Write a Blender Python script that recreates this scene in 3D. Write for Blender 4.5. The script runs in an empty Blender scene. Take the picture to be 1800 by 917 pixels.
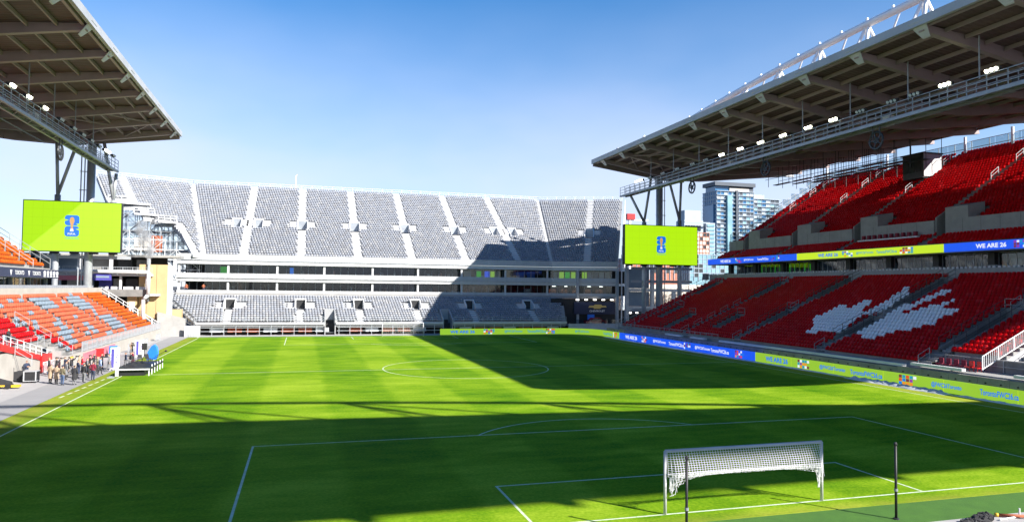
import bpy, math, random
import numpy as np
from mathutils import Matrix, Vector

random.seed(7)
rng = np.random.default_rng(7)
sc = bpy.context.scene
COL = sc.collection

# ---------------------------------------------------------------- camera
CAM = Vector((-17.72, -25.646, 8.896))
YAW, PIT, ROL = .2865, .039, .0105
_f = Vector((math.sin(YAW) * math.cos(PIT), math.cos(YAW) * math.cos(PIT), math.sin(PIT)))
_r = Vector((math.cos(YAW), -math.sin(YAW), 0))
_u = _r.cross(_f)
_R = _r * math.cos(ROL) + _u * math.sin(ROL)
_U = -_r * math.sin(ROL) + _u * math.cos(ROL)
cd = bpy.data.cameras.new('camera')
cd.sensor_width = 36
cd.lens = 36 * 1248.1 / 1800
cd.clip_start = .1
cd.clip_end = 6000
cam = bpy.data.objects.new('camera', cd)
COL.objects.link(cam)
cam.matrix_world = Matrix(((_R.x, _U.x, -_f.x, CAM.x), (_R.y, _U.y, -_f.y, CAM.y), (_R.z, _U.z, -_f.z, CAM.z), (0, 0, 0, 1)))
sc.camera = cam

# ---------------------------------------------------------------- sky, sun, exposure
SUN_EL = math.radians(32)
SUN_AZ = math.radians(140.2)          # clockwise from +Y
w = bpy.data.worlds.new('World')
sc.world = w
w.use_nodes = True
nt = w.node_tree
sky = nt.nodes.new('ShaderNodeTexSky')
sky.sky_type = 'NISHITA'
sky.sun_disc = False
sky.sun_elevation = SUN_EL
sky.sun_rotation = SUN_AZ
sky.altitude = 100
sky.air_density = 1.0
sky.dust_density = .15
sky.ozone_density = 4.0
hs = nt.nodes.new('ShaderNodeHueSaturation')          # the photograph's vivid rendering of blue
hs.inputs['Saturation'].default_value = 1.36
nt.links.new(sky.outputs[0], hs.inputs['Color'])
# thin white veil of haze and wisps that thickens towards the horizon, the same all round
wg = nt.nodes.new('ShaderNodeTexCoord')
wz = nt.nodes.new('ShaderNodeSeparateXYZ')
nt.links.new(wg.outputs['Generated'], wz.inputs[0])
wr_ = nt.nodes.new('ShaderNodeMapRange')
wr_.interpolation_type = 'SMOOTHSTEP'
wr_.inputs[1].default_value = .475
wr_.inputs[2].default_value = .02
wr_.inputs[3].default_value = 0
wr_.inputs[4].default_value = .95
nt.links.new(wz.outputs[2], wr_.inputs[0])
wm = nt.nodes.new('ShaderNodeMapping')
wm.inputs['Scale'].default_value = (1.0, 1.0, 2.4)
nt.links.new(wg.outputs['Generated'], wm.inputs[0])
wn = nt.nodes.new('ShaderNodeTexNoise')
wn.inputs['Scale'].default_value = 1.9
wn.inputs['Detail'].default_value = 4
nt.links.new(wm.outputs[0], wn.inputs[0])
wa_ = nt.nodes.new('ShaderNodeMapRange')
wa_.inputs[1].default_value = .3
wa_.inputs[2].default_value = .7
wa_.inputs[3].default_value = .5
wa_.inputs[4].default_value = 1.15
nt.links.new(wn.outputs['Fac'], wa_.inputs[0])
wx = nt.nodes.new('ShaderNodeMath')
wx.operation = 'MULTIPLY'
wx.use_clamp = True
nt.links.new(wr_.outputs[0], wx.inputs[0])
nt.links.new(wa_.outputs[0], wx.inputs[1])
wc = nt.nodes.new('ShaderNodeMix')
wc.data_type = 'RGBA'
wc.inputs[7].default_value = (4.5, 4.85, 6.0, 1)
nt.links.new(wx.outputs[0], wc.inputs[0])
nt.links.new(hs.outputs[0], wc.inputs[6])
nt.links.new(wc.outputs[2], nt.nodes['Background'].inputs[0])
nt.nodes['Background'].inputs[1].default_value = .08
sl = bpy.data.lights.new('sun', 'SUN')
sl.energy = 5.0
sl.angle = math.radians(.5)
sl.color = (1, .95, .87)
sun = bpy.data.objects.new('sun', sl)
COL.objects.link(sun)
TOSUN = Vector((math.sin(SUN_AZ) * math.cos(SUN_EL), math.cos(SUN_AZ) * math.cos(SUN_EL), math.sin(SUN_EL)))
sun.rotation_euler = TOSUN.to_track_quat('Z', 'Y').to_euler()
sun.location = (60, -70, 80)
vs = sc.view_settings
vs.view_transform = 'Standard'
vs.look = 'None'
vs.gamma = 1
vs.use_curve_mapping = False
vs.exposure = 1.25

# ---------------------------------------------------------------- materials (all procedural)
MATS = {}


def pm(name, c1, c2=None, scale=1.5, rough=.7, metal=0., bump=0., bscale=30., emis=0., spec=.5, alpha=None, fine=None):
    """principled material; c1/c2 mixed by world-space noise"""
    m = bpy.data.materials.new(name)
    m.use_nodes = True
    t = m.node_tree
    b = t.nodes['Principled BSDF']
    b.inputs['Roughness'].default_value = rough
    b.inputs['Metallic'].default_value = metal
    b.inputs['Specular IOR Level'].default_value = spec
    c2 = c2 or tuple(min(1, x * .8) for x in c1)
    g = t.nodes.new('ShaderNodeNewGeometry')
    n = t.nodes.new('ShaderNodeTexNoise')
    n.inputs['Scale'].default_value = scale
    n.inputs['Detail'].default_value = 5
    n.inputs['Roughness'].default_value = .65
    t.links.new(g.outputs['Position'], n.inputs['Vector'])
    r = t.nodes.new('ShaderNodeMapRange')
    r.inputs[1].default_value = .32
    r.inputs[2].default_value = .68
    t.links.new(n.outputs['Fac'], r.inputs[0])
    mx = t.nodes.new('ShaderNodeMix')
    mx.data_type = 'RGBA'
    mx.inputs[6].default_value = (*c1, 1)
    mx.inputs[7].default_value = (*c2, 1)
    t.links.new(r.outputs[0], mx.inputs[0])
    if not emis:
        t.links.new(mx.outputs[2], b.inputs['Base Color'])
    if emis:
        b.inputs['Base Color'].default_value = (*[x * .12 + .01 for x in c1], 1)
        t.links.new(mx.outputs[2], b.inputs['Emission Color'])
        b.inputs['Emission Strength'].default_value = emis
    if bump:
        n2 = t.nodes.new('ShaderNodeTexNoise')
        n2.inputs['Scale'].default_value = bscale
        n2.inputs['Detail'].default_value = 4
        t.links.new(g.outputs['Position'], n2.inputs['Vector'])
        bp = t.nodes.new('ShaderNodeBump')
        bp.inputs['Strength'].default_value = bump
        bp.inputs['Distance'].default_value = .05
        t.links.new(n2.outputs['Fac'], bp.inputs['Height'])
        t.links.new(bp.outputs[0], b.inputs['Normal'])
    if alpha is not None:
        b.inputs['Alpha'].default_value = alpha
    MATS[name] = m
    return m


pm('concrete', (.33, .325, .315), (.26, .255, .25), .7, .85, bump=.15)
pm('concrete_dark', (.22, .215, .21), (.15, .148, .145), .9, .85, bump=.2)
pm('concrete_wall', (.27, .26, .245), (.17, .165, .155), .6, .88, bump=.25, bscale=12)
pm('apron', (.38, .365, .365), (.32, .31, .312), .35, .85, bump=.1)
pm('apron_path', (.29, .285, .29), (.25, .247, .255), .3, .8, bump=.1)
pm('asphalt', (.06, .06, .062), (.045, .045, .047), .5, .9, bump=.2)
pm('turf', (.055, .155, .012), (.04, .12, .010), 1.2, .85, bump=.4, bscale=60)
pm('line_white', (.62, .68, .55), (.40, .50, .28), 3.5, .8)
pm('white_paint', (.56, .56, .57), (.48, .48, .50), .8, .45)
pm('white_steel', (.84, .85, .86), (.76, .78, .80), .5, .35)
pm('aluminium', (.46, .465, .48), (.37, .375, .39), .6, .55, metal=.15)
pm('grey_steel', (.34, .37, .40), (.26, .28, .31), .8, .45, metal=.3)
pm('galvanised', (.48, .51, .54), (.38, .40, .43), 1.2, .45, metal=.4)
pm('dark_steel', (.055, .06, .068), (.035, .038, .042), 1.0, .5, metal=.3)
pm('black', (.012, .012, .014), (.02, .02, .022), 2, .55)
pm('roof_rib', (.36, .28, .28), (.29, .23, .23), .25, .6)
pm('roof_deck', (.125, .076, .080), (.09, .055, .058), .3, .7)
pm('roof_fascia', (.40, .41, .43), (.32, .33, .35), .4, .5)
pm('seat_red', (.78, .006, .012), (.66, .004, .010), .35, .42, spec=.15)
pm('seat_red_worn', (.80, .035, .045), (.68, .015, .022), .6, .5, spec=.15)
pm('seat_red_faded', (.55, .05, .075), (.46, .02, .04), .35, .5, spec=.15)
pm('seat_orange', (.78, .115, .012), (.72, .18, .02), .5, .45, spec=.15)
pm('seat_pink', (.82, .17, .075), (.80, .23, .13), .5, .5, spec=.15)
pm('seat_grey', (.275, .29, .325), (.24, .255, .29), .5, .5, spec=.15)
pm('seat_grey_pale', (.33, .335, .35), (.29, .295, .31), .5, .5, spec=.15)
pm('seat_grey_dull', (.255, .26, .28), (.22, .226, .246), .5, .6, spec=.15)
pm('seat_slate', (.23, .29, .35), (.18, .23, .29), .6, .5, spec=.15)
pm('seat_white', (.86, .87, .89), (.80, .81, .84), .6, .5, spec=.15)
pm('deck_grey', (.34, .345, .355), (.29, .295, .305), .5, .7)
pm('stair_white', (.60, .60, .60), (.52, .52, .53), 1.0, .7)
pm('ochre', (.50, .36, .19), (.44, .31, .16), .5, .8)
pm('navy', (.012, .02, .06), (.016, .026, .07), 1.2, .45)
pm('banner_pink', (.62, .12, .16), (.55, .2, .24), .8, .6)
pm('banner_purple', (.05, .05, .28), (.08, .07, .34), .8, .6)
pm('brick', (.42, .17, .11), (.34, .13, .085), .35, .85)
pm('crane_faint', (.75, .52, .42), (.7, .48, .4), .3, .6)
pm('rust', (.38, .10, .035), (.28, .07, .03), .6, .7)
pm('wall_cream', (.44, .41, .37), (.36, .335, .30), .5, .85, bump=.2)
pm('stone_beige', (.60, .55, .47), (.52, .47, .40), .12, .8)
pm('tower_panel', (.045, .06, .085), (.035, .05, .07), .1, .5)
pm('tower_slab', (.34, .40, .46), (.28, .34, .40), .05, .6)
pm('tower_glass', (.05, .17, .33), (.025, .09, .2), .045, .08, spec=.9)
pm('tower_glass_pale', (.24, .40, .46), (.12, .24, .30), .06, .1, spec=.9)
pm('window_dark', (.03, .035, .04), (.05, .055, .06), .4, .15, spec=.6)
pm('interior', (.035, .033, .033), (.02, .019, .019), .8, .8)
pm('interior_warm', (.36, .15, .09), (.30, .12, .08), .8, .8)
pm('hedge', (.16, .105, .07), (.10, .07, .05), 2, .9, bump=.5)
pm('tarp', (.62, .64, .66), (.50, .53, .56), 1.2, .5)
pm('plastic_red', (.62, .012, .012), (.52, .01, .012), 1, .4)
pm('plastic_blue', (.01, .14, .62), (.015, .18, .7), 1, .5)
pm('yellow', (.65, .42, .02), (.55, .34, .02), 1, .5)
pm('net_white', (.78, .78, .78), (.70, .70, .70), 3, .7)
pm('car_red', (.42, .01, .02), (.38, .008, .016), 1, .25)
pm('gold', (.62, .46, .16), (.55, .4, .14), 2, .35, metal=.3)
pm('text_white', (.85, .85, .86), (.8, .8, .82), 2, .6)
# things that give off light: LED screens, boards and floodlights
pm('led_lime', (.47, .86, .003), (.45, .83, .003), .05, .5, emis=0.44)
pm('led_seam', (.40, .72, .003), (.37, .69, .003), .05, .5, emis=.40)
pm('led_lime_board', (.36, .66, .035), (.34, .63, .03), .2, .5, emis=0.36)
pm('led_lime_ribbon', (.60, .85, .012), (.58, .82, .012), .2, .5, emis=0.4)
pm('led_blue', (.006, .10, .92), (.006, .09, .88), .2, .5, emis=0.4)
pm('led_blue_text', (.004, .19, .84), (.004, .18, .82), .2, .5, emis=0.4)
pm('led_cyan', (.01, .33, .52), (.01, .31, .5), .2, .5, emis=0.4)
pm('led_white', (.82, .86, .95), (.8, .84, .95), .2, .5, emis=0.42)
pm('led_red', (.85, .06, .02), (.8, .05, .02), .2, .5, emis=0.4)
pm('led_orange', (.9, .30, .02), (.85, .27, .02), .2, .5, emis=0.4)
pm('led_maroon', (.20, .02, .06), (.18, .02, .05), .2, .5, emis=0.4)
pm('led_purple', (.30, .03, .42), (.28, .03, .4), .2, .5, emis=0.4)
pm('led_green', (.02, .42, .012), (.02, .38, .012), .2, .5, emis=0.36)
pm('trophy', (.75, .42, .16), (.62, .3, .1), 3, .5, emis=0.42)
pm('flood_lens', (1, .98, .72), (1, .98, .72), 1, .3, emis=9)
pm('ceiling_lamp', (1, .95, .85), (1, .95, .85), 1, .3, emis=3)
pm('skin', (.55, .33, .24), (.50, .29, .2), 3, .6)
pm('hair', (.03, .02, .015), (.05, .03, .02), 6, .7)
pm('cloth_black', (.02, .02, .023), (.03, .03, .034), 4, .85)
pm('cloth_navy', (.02, .03, .06), (.03, .04, .08), 4, .85)
pm('cloth_grey', (.14, .14, .15), (.2, .2, .21), 4, .85)
pm('cloth_tan', (.40, .29, .20), (.33, .24, .16), 4, .85)
pm('cloth_olive', (.12, .105, .06), (.20, .17, .11), 8, .85)
pm('cloth_red', (.50, .015, .025), (.42, .01, .02), 4, .8)
pm('cloth_maroon', (.22, .012, .035), (.18, .01, .03), 4, .8)
pm('cloth_blue', (.015, .13, .5), (.5, .55, .65), 3, .8)
pm('denim', (.05, .08, .16), (.07, .11, .2), 5, .85)

# glass that shows what is behind it
gm = bpy.data.materials.new('glass')
gm.use_nodes = True
t_ = gm.node_tree
t_.nodes.remove(t_.nodes['Principled BSDF'])
tr = t_.nodes.new('ShaderNodeBsdfTransparent')
tr.inputs[0].default_value = (.72, .78, .80, 1)
gl = t_.nodes.new('ShaderNodeBsdfGlossy')
gl.inputs['Roughness'].default_value = .04
fl = t_.nodes.new('ShaderNodeLayerWeight')
fl.inputs[0].default_value = .35
fr = t_.nodes.new('ShaderNodeMath')
fr.operation = 'POWER'
fr.inputs[1].default_value = 2.5
t_.links.new(fl.outputs['Facing'], fr.inputs[0])
ma = t_.nodes.new('ShaderNodeMath')
ma.operation = 'MULTIPLY_ADD'
ma.inputs[1].default_value = .7
ma.inputs[2].default_value = .05
ms = t_.nodes.new('ShaderNodeMixShader')
t_.links.new(fr.outputs[0], ma.inputs[0])
t_.links.new(ma.outputs[0], ms.inputs[0])
t_.links.new(tr.outputs[0], ms.inputs[1])
t_.links.new(gl.outputs[0], ms.inputs[2])
t_.links.new(ms.outputs[0], t_.nodes['Material Output'].inputs[0])
MATS['glass'] = gm


def grass_material():
    m = bpy.data.materials.new('grass')
    m.use_nodes = True
    t = m.node_tree
    b = t.nodes['Principled BSDF']
    b.inputs['Roughness'].default_value = .85
    b.inputs['Specular IOR Level'].default_value = .04
    g = t.nodes.new('ShaderNodeNewGeometry')
    sp = t.nodes.new('ShaderNodeSeparateXYZ')
    t.links.new(g.outputs['Position'], sp.inputs[0])

    def math_(op, a, b_=None, c=None):
        n = t.nodes.new('ShaderNodeMath')
        n.operation = op
        for i, v in enumerate((a, b_, c)):
            if v is None:
                continue
            if isinstance(v, (int, float)):
                n.inputs[i].default_value = v
            else:
                t.links.new(v, n.inputs[i])
        return n.outputs[0]

    def noise(scale, detail=4, vec=None, stretch=None):
        n = t.nodes.new('ShaderNodeTexNoise')
        n.inputs['Scale'].default_value = scale
        n.inputs['Detail'].default_value = detail
        n.inputs['Roughness'].default_value = .6
        if stretch:
            mp = t.nodes.new('ShaderNodeMapping')
            mp.inputs['Scale'].default_value = stretch[:3]
            mp.inputs['Rotation'].default_value = (0, 0, stretch[3])
            t.links.new(g.outputs['Position'], mp.inputs[0])
            t.links.new(mp.outputs[0], n.inputs[0])
        else:
            t.links.new(g.outputs['Position'], n.inputs[0])
        return n.outputs['Fac']
    wob = math_('MULTIPLY_ADD', noise(.35, 2), 1.0, -.5)
    xs = math_('ADD', sp.outputs[0], wob)
    ys = math_('ADD', sp.outputs[1], wob)
    # mower stripes both ways
    sx = math_('SINE', math_('MULTIPLY', xs, math.pi / 5.2))
    sx = math_('MULTIPLY', math_('MINIMUM', math_('MAXIMUM', math_('MULTIPLY', sx, 5), -1), 1), .5)
    sy = math_('SINE', math_('MULTIPLY', ys, math.pi / 8.8))
    sy = math_('MULTIPLY', math_('MINIMUM', math_('MAXIMUM', math_('MULTIPLY', sy, 4), -1), 1), .22)
    s = math_('ADD', sx, sy)
    patch = math_('MULTIPLY_ADD', noise(.09, 3), 2.2, -1.1)
    streak = math_('MULTIPLY_ADD', noise(.9, 6, stretch=(.25, 1.0, 1, .45)), 2.8, -1.4)
    fine = math_('MULTIPLY_ADD', noise(7, 8), 2.6, -1.3)
    mid = math_('MULTIPLY_ADD', noise(.33, 5, stretch=(.5, 1.0, 1, -.5)), 2.6, -1.3)
    v = math_('ADD', math_('MULTIPLY', s, .23), math_('MULTIPLY', patch, .36))
    v = math_('ADD', v, math_('MULTIPLY', mid, .34))
    v = math_('ADD', v, math_('MULTIPLY', streak, .38))
    v = math_('ADD', v, math_('MULTIPLY', fine, .5))
    v = math_('ADD', v, .5)
    cr = t.nodes.new('ShaderNodeValToRGB')
    e = cr.color_ramp.elements
    e[0].position = 0
    e[0].color = (.045, .150, .003, 1)
    e[1].position = 1
    e[1].color = (.275, .39, .024, 1)
    k = e.new(.5)
    k.color = (.148, .272, .007, 1)
    t.links.new(v, cr.inputs[0])
    # worn yellowish rim towards the touchlines and behind the goal line
    edge = math_('MAXIMUM', math_('MULTIPLY', math_('SUBTRACT', math_('ABSOLUTE', sp.outputs[0]), 33.6), .5), math_('MULTIPLY', math_('SUBTRACT', -.2, sp.outputs[1]), .9))
    edge = math_('MINIMUM', math_('MAXIMUM', edge, 0), 1)
    edge = math_('MULTIPLY', edge, math_('MULTIPLY_ADD', noise(.7, 4), 1.3, -.15))
    mx = t.nodes.new('ShaderNodeMix')
    mx.data_type = 'RGBA'
    mx.inputs[7].default_value = (.30, .27, .05, 1)
    t.links.new(edge, mx.inputs[0])
    t.links.new(cr.outputs[0], mx.inputs[6])
    t.links.new(mx.outputs[2], b.inputs['Base Color'])
    bp = t.nodes.new('ShaderNodeBump')
    bp.inputs['Strength'].default_value = .55
    bp.inputs['Distance'].default_value = .04
    t.links.new(noise(30, 5), bp.inputs['Height'])
    t.links.new(bp.outputs[0], b.inputs['Normal'])
    MATS['grass'] = m


grass_material()


# ---------------------------------------------------------------- mesh helpers
class MB:
    def __init__(self):
        self.v, self.f, self.m = [], [], []

    def poly(self, pts, m=0):
        i = len(self.v)
        self.v += [tuple(p) for p in pts]
        self.f.append(tuple(range(i, i + len(pts))))
        self.m.append(m)

    def hexa(self, p, m=0):
        i = len(self.v)
        self.v += [tuple(q) for q in p]
        for a in ((3, 2, 1, 0), (4, 5, 6, 7), (0, 1, 5, 4), (1, 2, 6, 5), (2, 3, 7, 6), (3, 0, 4, 7)):
            self.f.append(tuple(i + k for k in a))
            self.m.append(m)
        return self

    def box(self, x0, x1, y0, y1, z0, z1, m=0):
        x0, x1 = min(x0, x1), max(x0, x1)
        y0, y1 = min(y0, y1), max(y0, y1)
        return self.hexa([(x0, y0, z0), (x1, y0, z0), (x1, y1, z0), (x0, y1, z0), (x0, y0, z1), (x1, y0, z1), (x1, y1, z1), (x0, y1, z1)], m)

    def bar(self, p, q, w, h=None, m=0, h2=None):
        """box beam from p to q, width w (sideways), height h (upwards); h2 = height at q; hangs centred"""
        p, q = Vector(p), Vector(q)
        h = w if h is None else h
        h2 = h if h2 is None else h2
        d = (q - p).normalized()
        s = d.cross(Vector((0, 0, 1)))
        if s.length < 1e-4:
            s = Vector((1, 0, 0))
        s.normalize()
        u = s.cross(d).normalized()
        s = s * w / 2
        a, b = u * h / 2, u * h2 / 2
        return self.hexa([p - s - a, p + s - a, q + s - b, q - s - b, p - s + a, p + s + a, q + s + b, q - s + b], m)

    def tube(self, p, q, r, n=6, r2=None, m=0, caps=True):
        p, q = Vector(p), Vector(q)
        r2 = r if r2 is None else r2
        d = (q - p).normalized()
        s = d.cross(Vector((0, 0, 1)))
        if s.length < 1e-4:
            s = Vector((1, 0, 0))
        s.normalize()
        u = s.cross(d)
        i = len(self.v)
        for k in range(n):
            a = 2 * math.pi * k / n
            o = s * math.cos(a) + u * math.sin(a)
            self.v.append(tuple(p + o * r))
            self.v.append(tuple(q + o * r2))
        for k in range(n):
            j = (k + 1) % n
            self.f.append((i + 2 * k, i + 2 * k + 1, i + 2 * j + 1, i + 2 * j))
            self.m.append(m)
        if caps:
            self.f.append(tuple(i + 2 * k for k in range(n)))
            self.m.append(m)
            self.f.append(tuple(i + 2 * k + 1 for k in reversed(range(n))))
            self.m.append(m)
        return self

    def prism(self, pts, vec, m=0):
        n = len(pts)
        i = len(self.v)
        vec = Vector(vec)
        self.v += [tuple(p) for p in pts] + [tuple(Vector(p) + vec) for p in pts]
        self.f.append(tuple(i + k for k in reversed(range(n))))
        self.f.append(tuple(i + n + k for k in range(n)))
        self.m += [m, m]
        for k in range(n):
            j = (k + 1) % n
            self.f.append((i + k, i + j, i + n + j, i + n + k))
            self.m.append(m)
        return self

    def ring(self, c, ax, r, th, n=16, m=0):
        """a flat wheel rim round axis ax ('x'/'y'/'z')"""
        c = Vector(c)
        A, B = {'x': (Vector((0, 1, 0)), Vector((0, 0, 1))), 'y': (Vector((1, 0, 0)), Vector((0, 0, 1))), 'z': (Vector((1, 0, 0)), Vector((0, 1, 0)))}[ax]
        for k in range(n):
            a0, a1 = 2 * math.pi * k / n, 2 * math.pi * (k + 1) / n
            self.tube(c + A * (r * math.cos(a0)) + B * (r * math.sin(a0)), c + A * (r * math.cos(a1)) + B * (r * math.sin(a1)), th, 5, m=m, caps=False)
        return self

    def ball(self, c, rx, ry, rz, n=10, k=7, m=0):
        c = Vector(c)
        i = len(self.v)
        for a in range(k + 1):
            th = math.pi * a / k
            for b in range(n):
                ph = 2 * math.pi * b / n
                self.v.append((c.x + rx * math.sin(th) * math.cos(ph), c.y + ry * math.sin(th) * math.sin(ph), c.z + rz * math.cos(th)))
        for a in range(k):
            for b in range(n):
                d = (b + 1) % n
                self.f.append((i + a * n + b, i + (a + 1) * n + b, i + (a + 1) * n + d, i + a * n + d))
                self.m.append(m)
        return self

    def build(self, name, mats, parent=None, smooth=False):
        me = bpy.data.meshes.new(name)
        me.from_pydata(self.v, [], self.f)
        if isinstance(mats, str):
            mats = [mats]
        for k in mats:
            me.materials.append(MATS[k])
        if len(mats) > 1:
            me.polygons.foreach_set('material_index', self.m)
        if smooth:
            me.polygons.foreach_set('use_smooth', [True] * len(self.f))
        me.update()
        return link(name, me, parent)


WLOC = {}


def link(name, me, parent=None, loc=(0, 0, 0), rz=0):
    o = bpy.data.objects.new(name, me)
    COL.objects.link(o)
    loc = Vector(loc)
    WLOC[o] = loc.copy()
    if parent is not None:
        o.parent = parent
        loc = loc - WLOC[parent]
    o.location = loc
    if rz:
        o.rotation_euler.z = rz
    return o


def tag(o, label=None, cat=None, group=None, kind=None):
    if label:
        o['label'] = label
    if cat:
        o['category'] = cat
    if group:
        o['group'] = group
    if kind:
        o['kind'] = kind
    return o


def thing(name, label, cat, loc, group=None):
    o = link(name, None, None, loc)
    o.empty_display_size = .3
    return tag(o, label, cat, group)


def structure(o):
    o['kind'] = 'structure'
    return o


def rail(mb, pts, h=1.1, sp=1.6, r=.03, levels=(1.0, .5), picket=0, m=0):
    """posts, rails and pickets along a polyline of base points"""
    for a, b in zip(pts, pts[1:]):
        a, b = Vector(a), Vector(b)
        L = (b - a).length
        n = max(1, round(L / sp))
        for k in range(n + 1):
            p = a.lerp(b, k / n)
            mb.bar(p, p + Vector((0, 0, h)), r * 2, m=m)
        for l in levels:
            z = Vector((0, 0, h * l))
            mb.bar(a + z, b + z, r * 1.7, m=m)
        if picket:
            n = max(1, int(L / picket))
            for k in range(1, n):
                p = a.lerp(b, k / n)
                mb.bar(p + Vector((0, 0, .08)), p + Vector((0, 0, h)), r * .8, m=m)
    return mb


# text outlines, converted while the scene is still empty
TEXT = {}


def load_text(s, weight=.0):
    c = bpy.data.curves.new('lettering', 'FONT')
    c.body = s
    c.size = 1
    c.align_x = 'CENTER'
    c.align_y = 'CENTER'
    c.offset = weight
    c.resolution_u = 3
    o = bpy.data.objects.new('lettering', c)
    COL.objects.link(o)
    dg = bpy.context.evaluated_depsgraph_get()
    me = bpy.data.meshes.new_from_object(o.evaluated_get(dg))
    V = np.zeros(len(me.vertices) * 3)
    me.vertices.foreach_get('co', V)
    V = V.reshape(-1, 3)
    TEXT[s] = (V, [tuple(p.vertices) for p in me.polygons])
    bpy.data.objects.remove(o)
    bpy.data.curves.remove(c)
    bpy.data.meshes.remove(me)


for s_, w_ in (('WE ARE 26', .035), ('@FWC26Toronto', .026), ('TorontoFWC26.ca', .026), ('FIFA', .02), ('TORONTO', .01), ('CHEVROLET', .01)):
    load_text(s_, w_)


def lettering(s, centre, right, up, width, height, mat, parent, name='lettering', off=.02):
    V, F = TEXT[s]
    lo, hi = V.min(0), V.max(0)
    c = (lo + hi) / 2
    sx, sy = width / (hi[0] - lo[0]), height / (hi[1] - lo[1])
    R, U = Vector(right).normalized(), Vector(up).normalized()
    N = R.cross(U)
    mb = MB()
    mb.v = [tuple(Vector(centre) + R * ((v[0] - c[0]) * sx) + U * ((v[1] - c[1]) * sy) + N * off) for v in V]
    mb.f = list(F)
    mb.m = [0] * len(F)
    return mb.build(name, mat, parent)


def translucent(name, amount):
    m = MATS[name]
    t = m.node_tree
    b = t.nodes['Principled BSDF']
    tl = t.nodes.new('ShaderNodeBsdfTranslucent')
    src = b.inputs['Base Color'].links[0].from_socket
    t.links.new(src, tl.inputs[0])
    mx = t.nodes.new('ShaderNodeMixShader')
    mx.inputs[0].default_value = amount
    t.links.new(b.outputs[0], mx.inputs[1])
    t.links.new(tl.outputs[0], mx.inputs[2])
    t.links.new(mx.outputs[0], t.nodes['Material Output'].inputs[0])


for k_ in ('seat_red', 'seat_red_worn', 'seat_red_faded', 'seat_orange', 'seat_pink'):
    translucent(k_, .4)


def corrugate(name, pitch=.3, strength=.6):
    """fine sheet-metal ribs as relief"""
    m = MATS[name]
    t = m.node_tree
    g = t.nodes.new('ShaderNodeNewGeometry')
    w_ = t.nodes.new('ShaderNodeTexWave')
    w_.bands_direction = 'Y'
    w_.inputs['Scale'].default_value = .314 / pitch
    t.links.new(g.outputs['Position'], w_.inputs[0])
    bp = t.nodes.new('ShaderNodeBump')
    bp.inputs['Strength'].default_value = strength
    bp.inputs['Distance'].default_value = .08
    t.links.new(w_.outputs['Fac'], bp.inputs['Height'])
    t.links.new(bp.outputs[0], t.nodes['Principled BSDF'].inputs['Normal'])


corrugate('roof_deck', .6)
# ================================================================ the setting
L_ = 104.3          # pitch length (y), near goal line at y = 0
W_ = 34.4           # half width

structure(MB().box(-3000, 3000, -1500, 4500, -.5, -.03).build('ground', 'asphalt'))
structure(MB().box(-60, 60, -40, 130, -.03, 0).build('concrete_apron', 'apron'))
structure(MB().box(-39.2, -36.3, 10, 112, 0, .006).build('perimeter_path', 'apron_path'))
structure(MB().box(-36.3, 38.3, -3.5, 107.5, -.02, .008).build('synthetic_turf_surround', 'turf'))
pitch = structure(MB().box(-36.25, 37.1, -1.15, 106.2, -.01, .02).build('pitch', 'grass'))
ZL = .024


def strip(x0, y0, x1, y1, wd=.115, name='pitch_marking'):
    mb = MB()
    d = Vector((x1 - x0, y1 - y0, 0)).normalized()
    s = Vector((-d.y, d.x, 0)) * wd / 2
    a, b = Vector((x0, y0, ZL)), Vector((x1, y1, ZL))
    mb.poly([a - s, b - s, b + s, a + s])
    return mb.build(name, 'line_white', pitch)


def arc(cx, cy, r, a0, a1, n=64, wd=.11):
    mb = MB()
    for k in range(n):
        p, q = a0 + (a1 - a0) * k / n, a0 + (a1 - a0) * (k + 1) / n
        mb.poly([(cx + (r - wd / 2) * math.cos(p), cy + (r - wd / 2) * math.sin(p), ZL), (cx + (r + wd / 2) * math.cos(p), cy + (r + wd / 2) * math.sin(p), ZL),
                 (cx + (r + wd / 2) * math.cos(q), cy + (r + wd / 2) * math.sin(q), ZL), (cx + (r - wd / 2) * math.cos(q), cy + (r - wd / 2) * math.sin(q), ZL)])
    return mb.build('pitch_marking', 'line_white', pitch)


H2 = .065
strip(-W_, 0, W_, 0)
strip(-W_, L_, W_, L_)
for x in (-W_, W_):
    strip(x, H2, x, L_ - H2)
strip(-W_ + H2, L_ / 2, W_ - H2, L_ / 2, .12)
arc(0, L_ / 2, 9.15, 0, 2 * math.pi, 96)
for s_, y0 in ((1, 0), (-1, L_)):
    for hw, dp in ((20.16, 16.5), (9.16, 5.5)):
        ya, yb = y0 + s_ * H2, y0 + s_ * (dp - H2)
        strip(-hw, ya, -hw, yb)
        strip(hw, ya, hw, yb)
        strip(-hw - H2, y0 + s_ * dp, hw + H2, y0 + s_ * dp)
    aa = math.acos(5.5 / 9.15)
    m_ = math.pi / 2 if s_ > 0 else -math.pi / 2
    arc(0, y0 + s_ * 11, 9.15, m_ - aa + .012, m_ + aa - .012, 40)
for k in range(7):                                  # broken technical-area line left of the touchline
    strip(-35.75 + k * .06, 37.9 + k * 1.75, -35.69 + k * .06, 38.9 + k * 1.75, .16)

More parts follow.
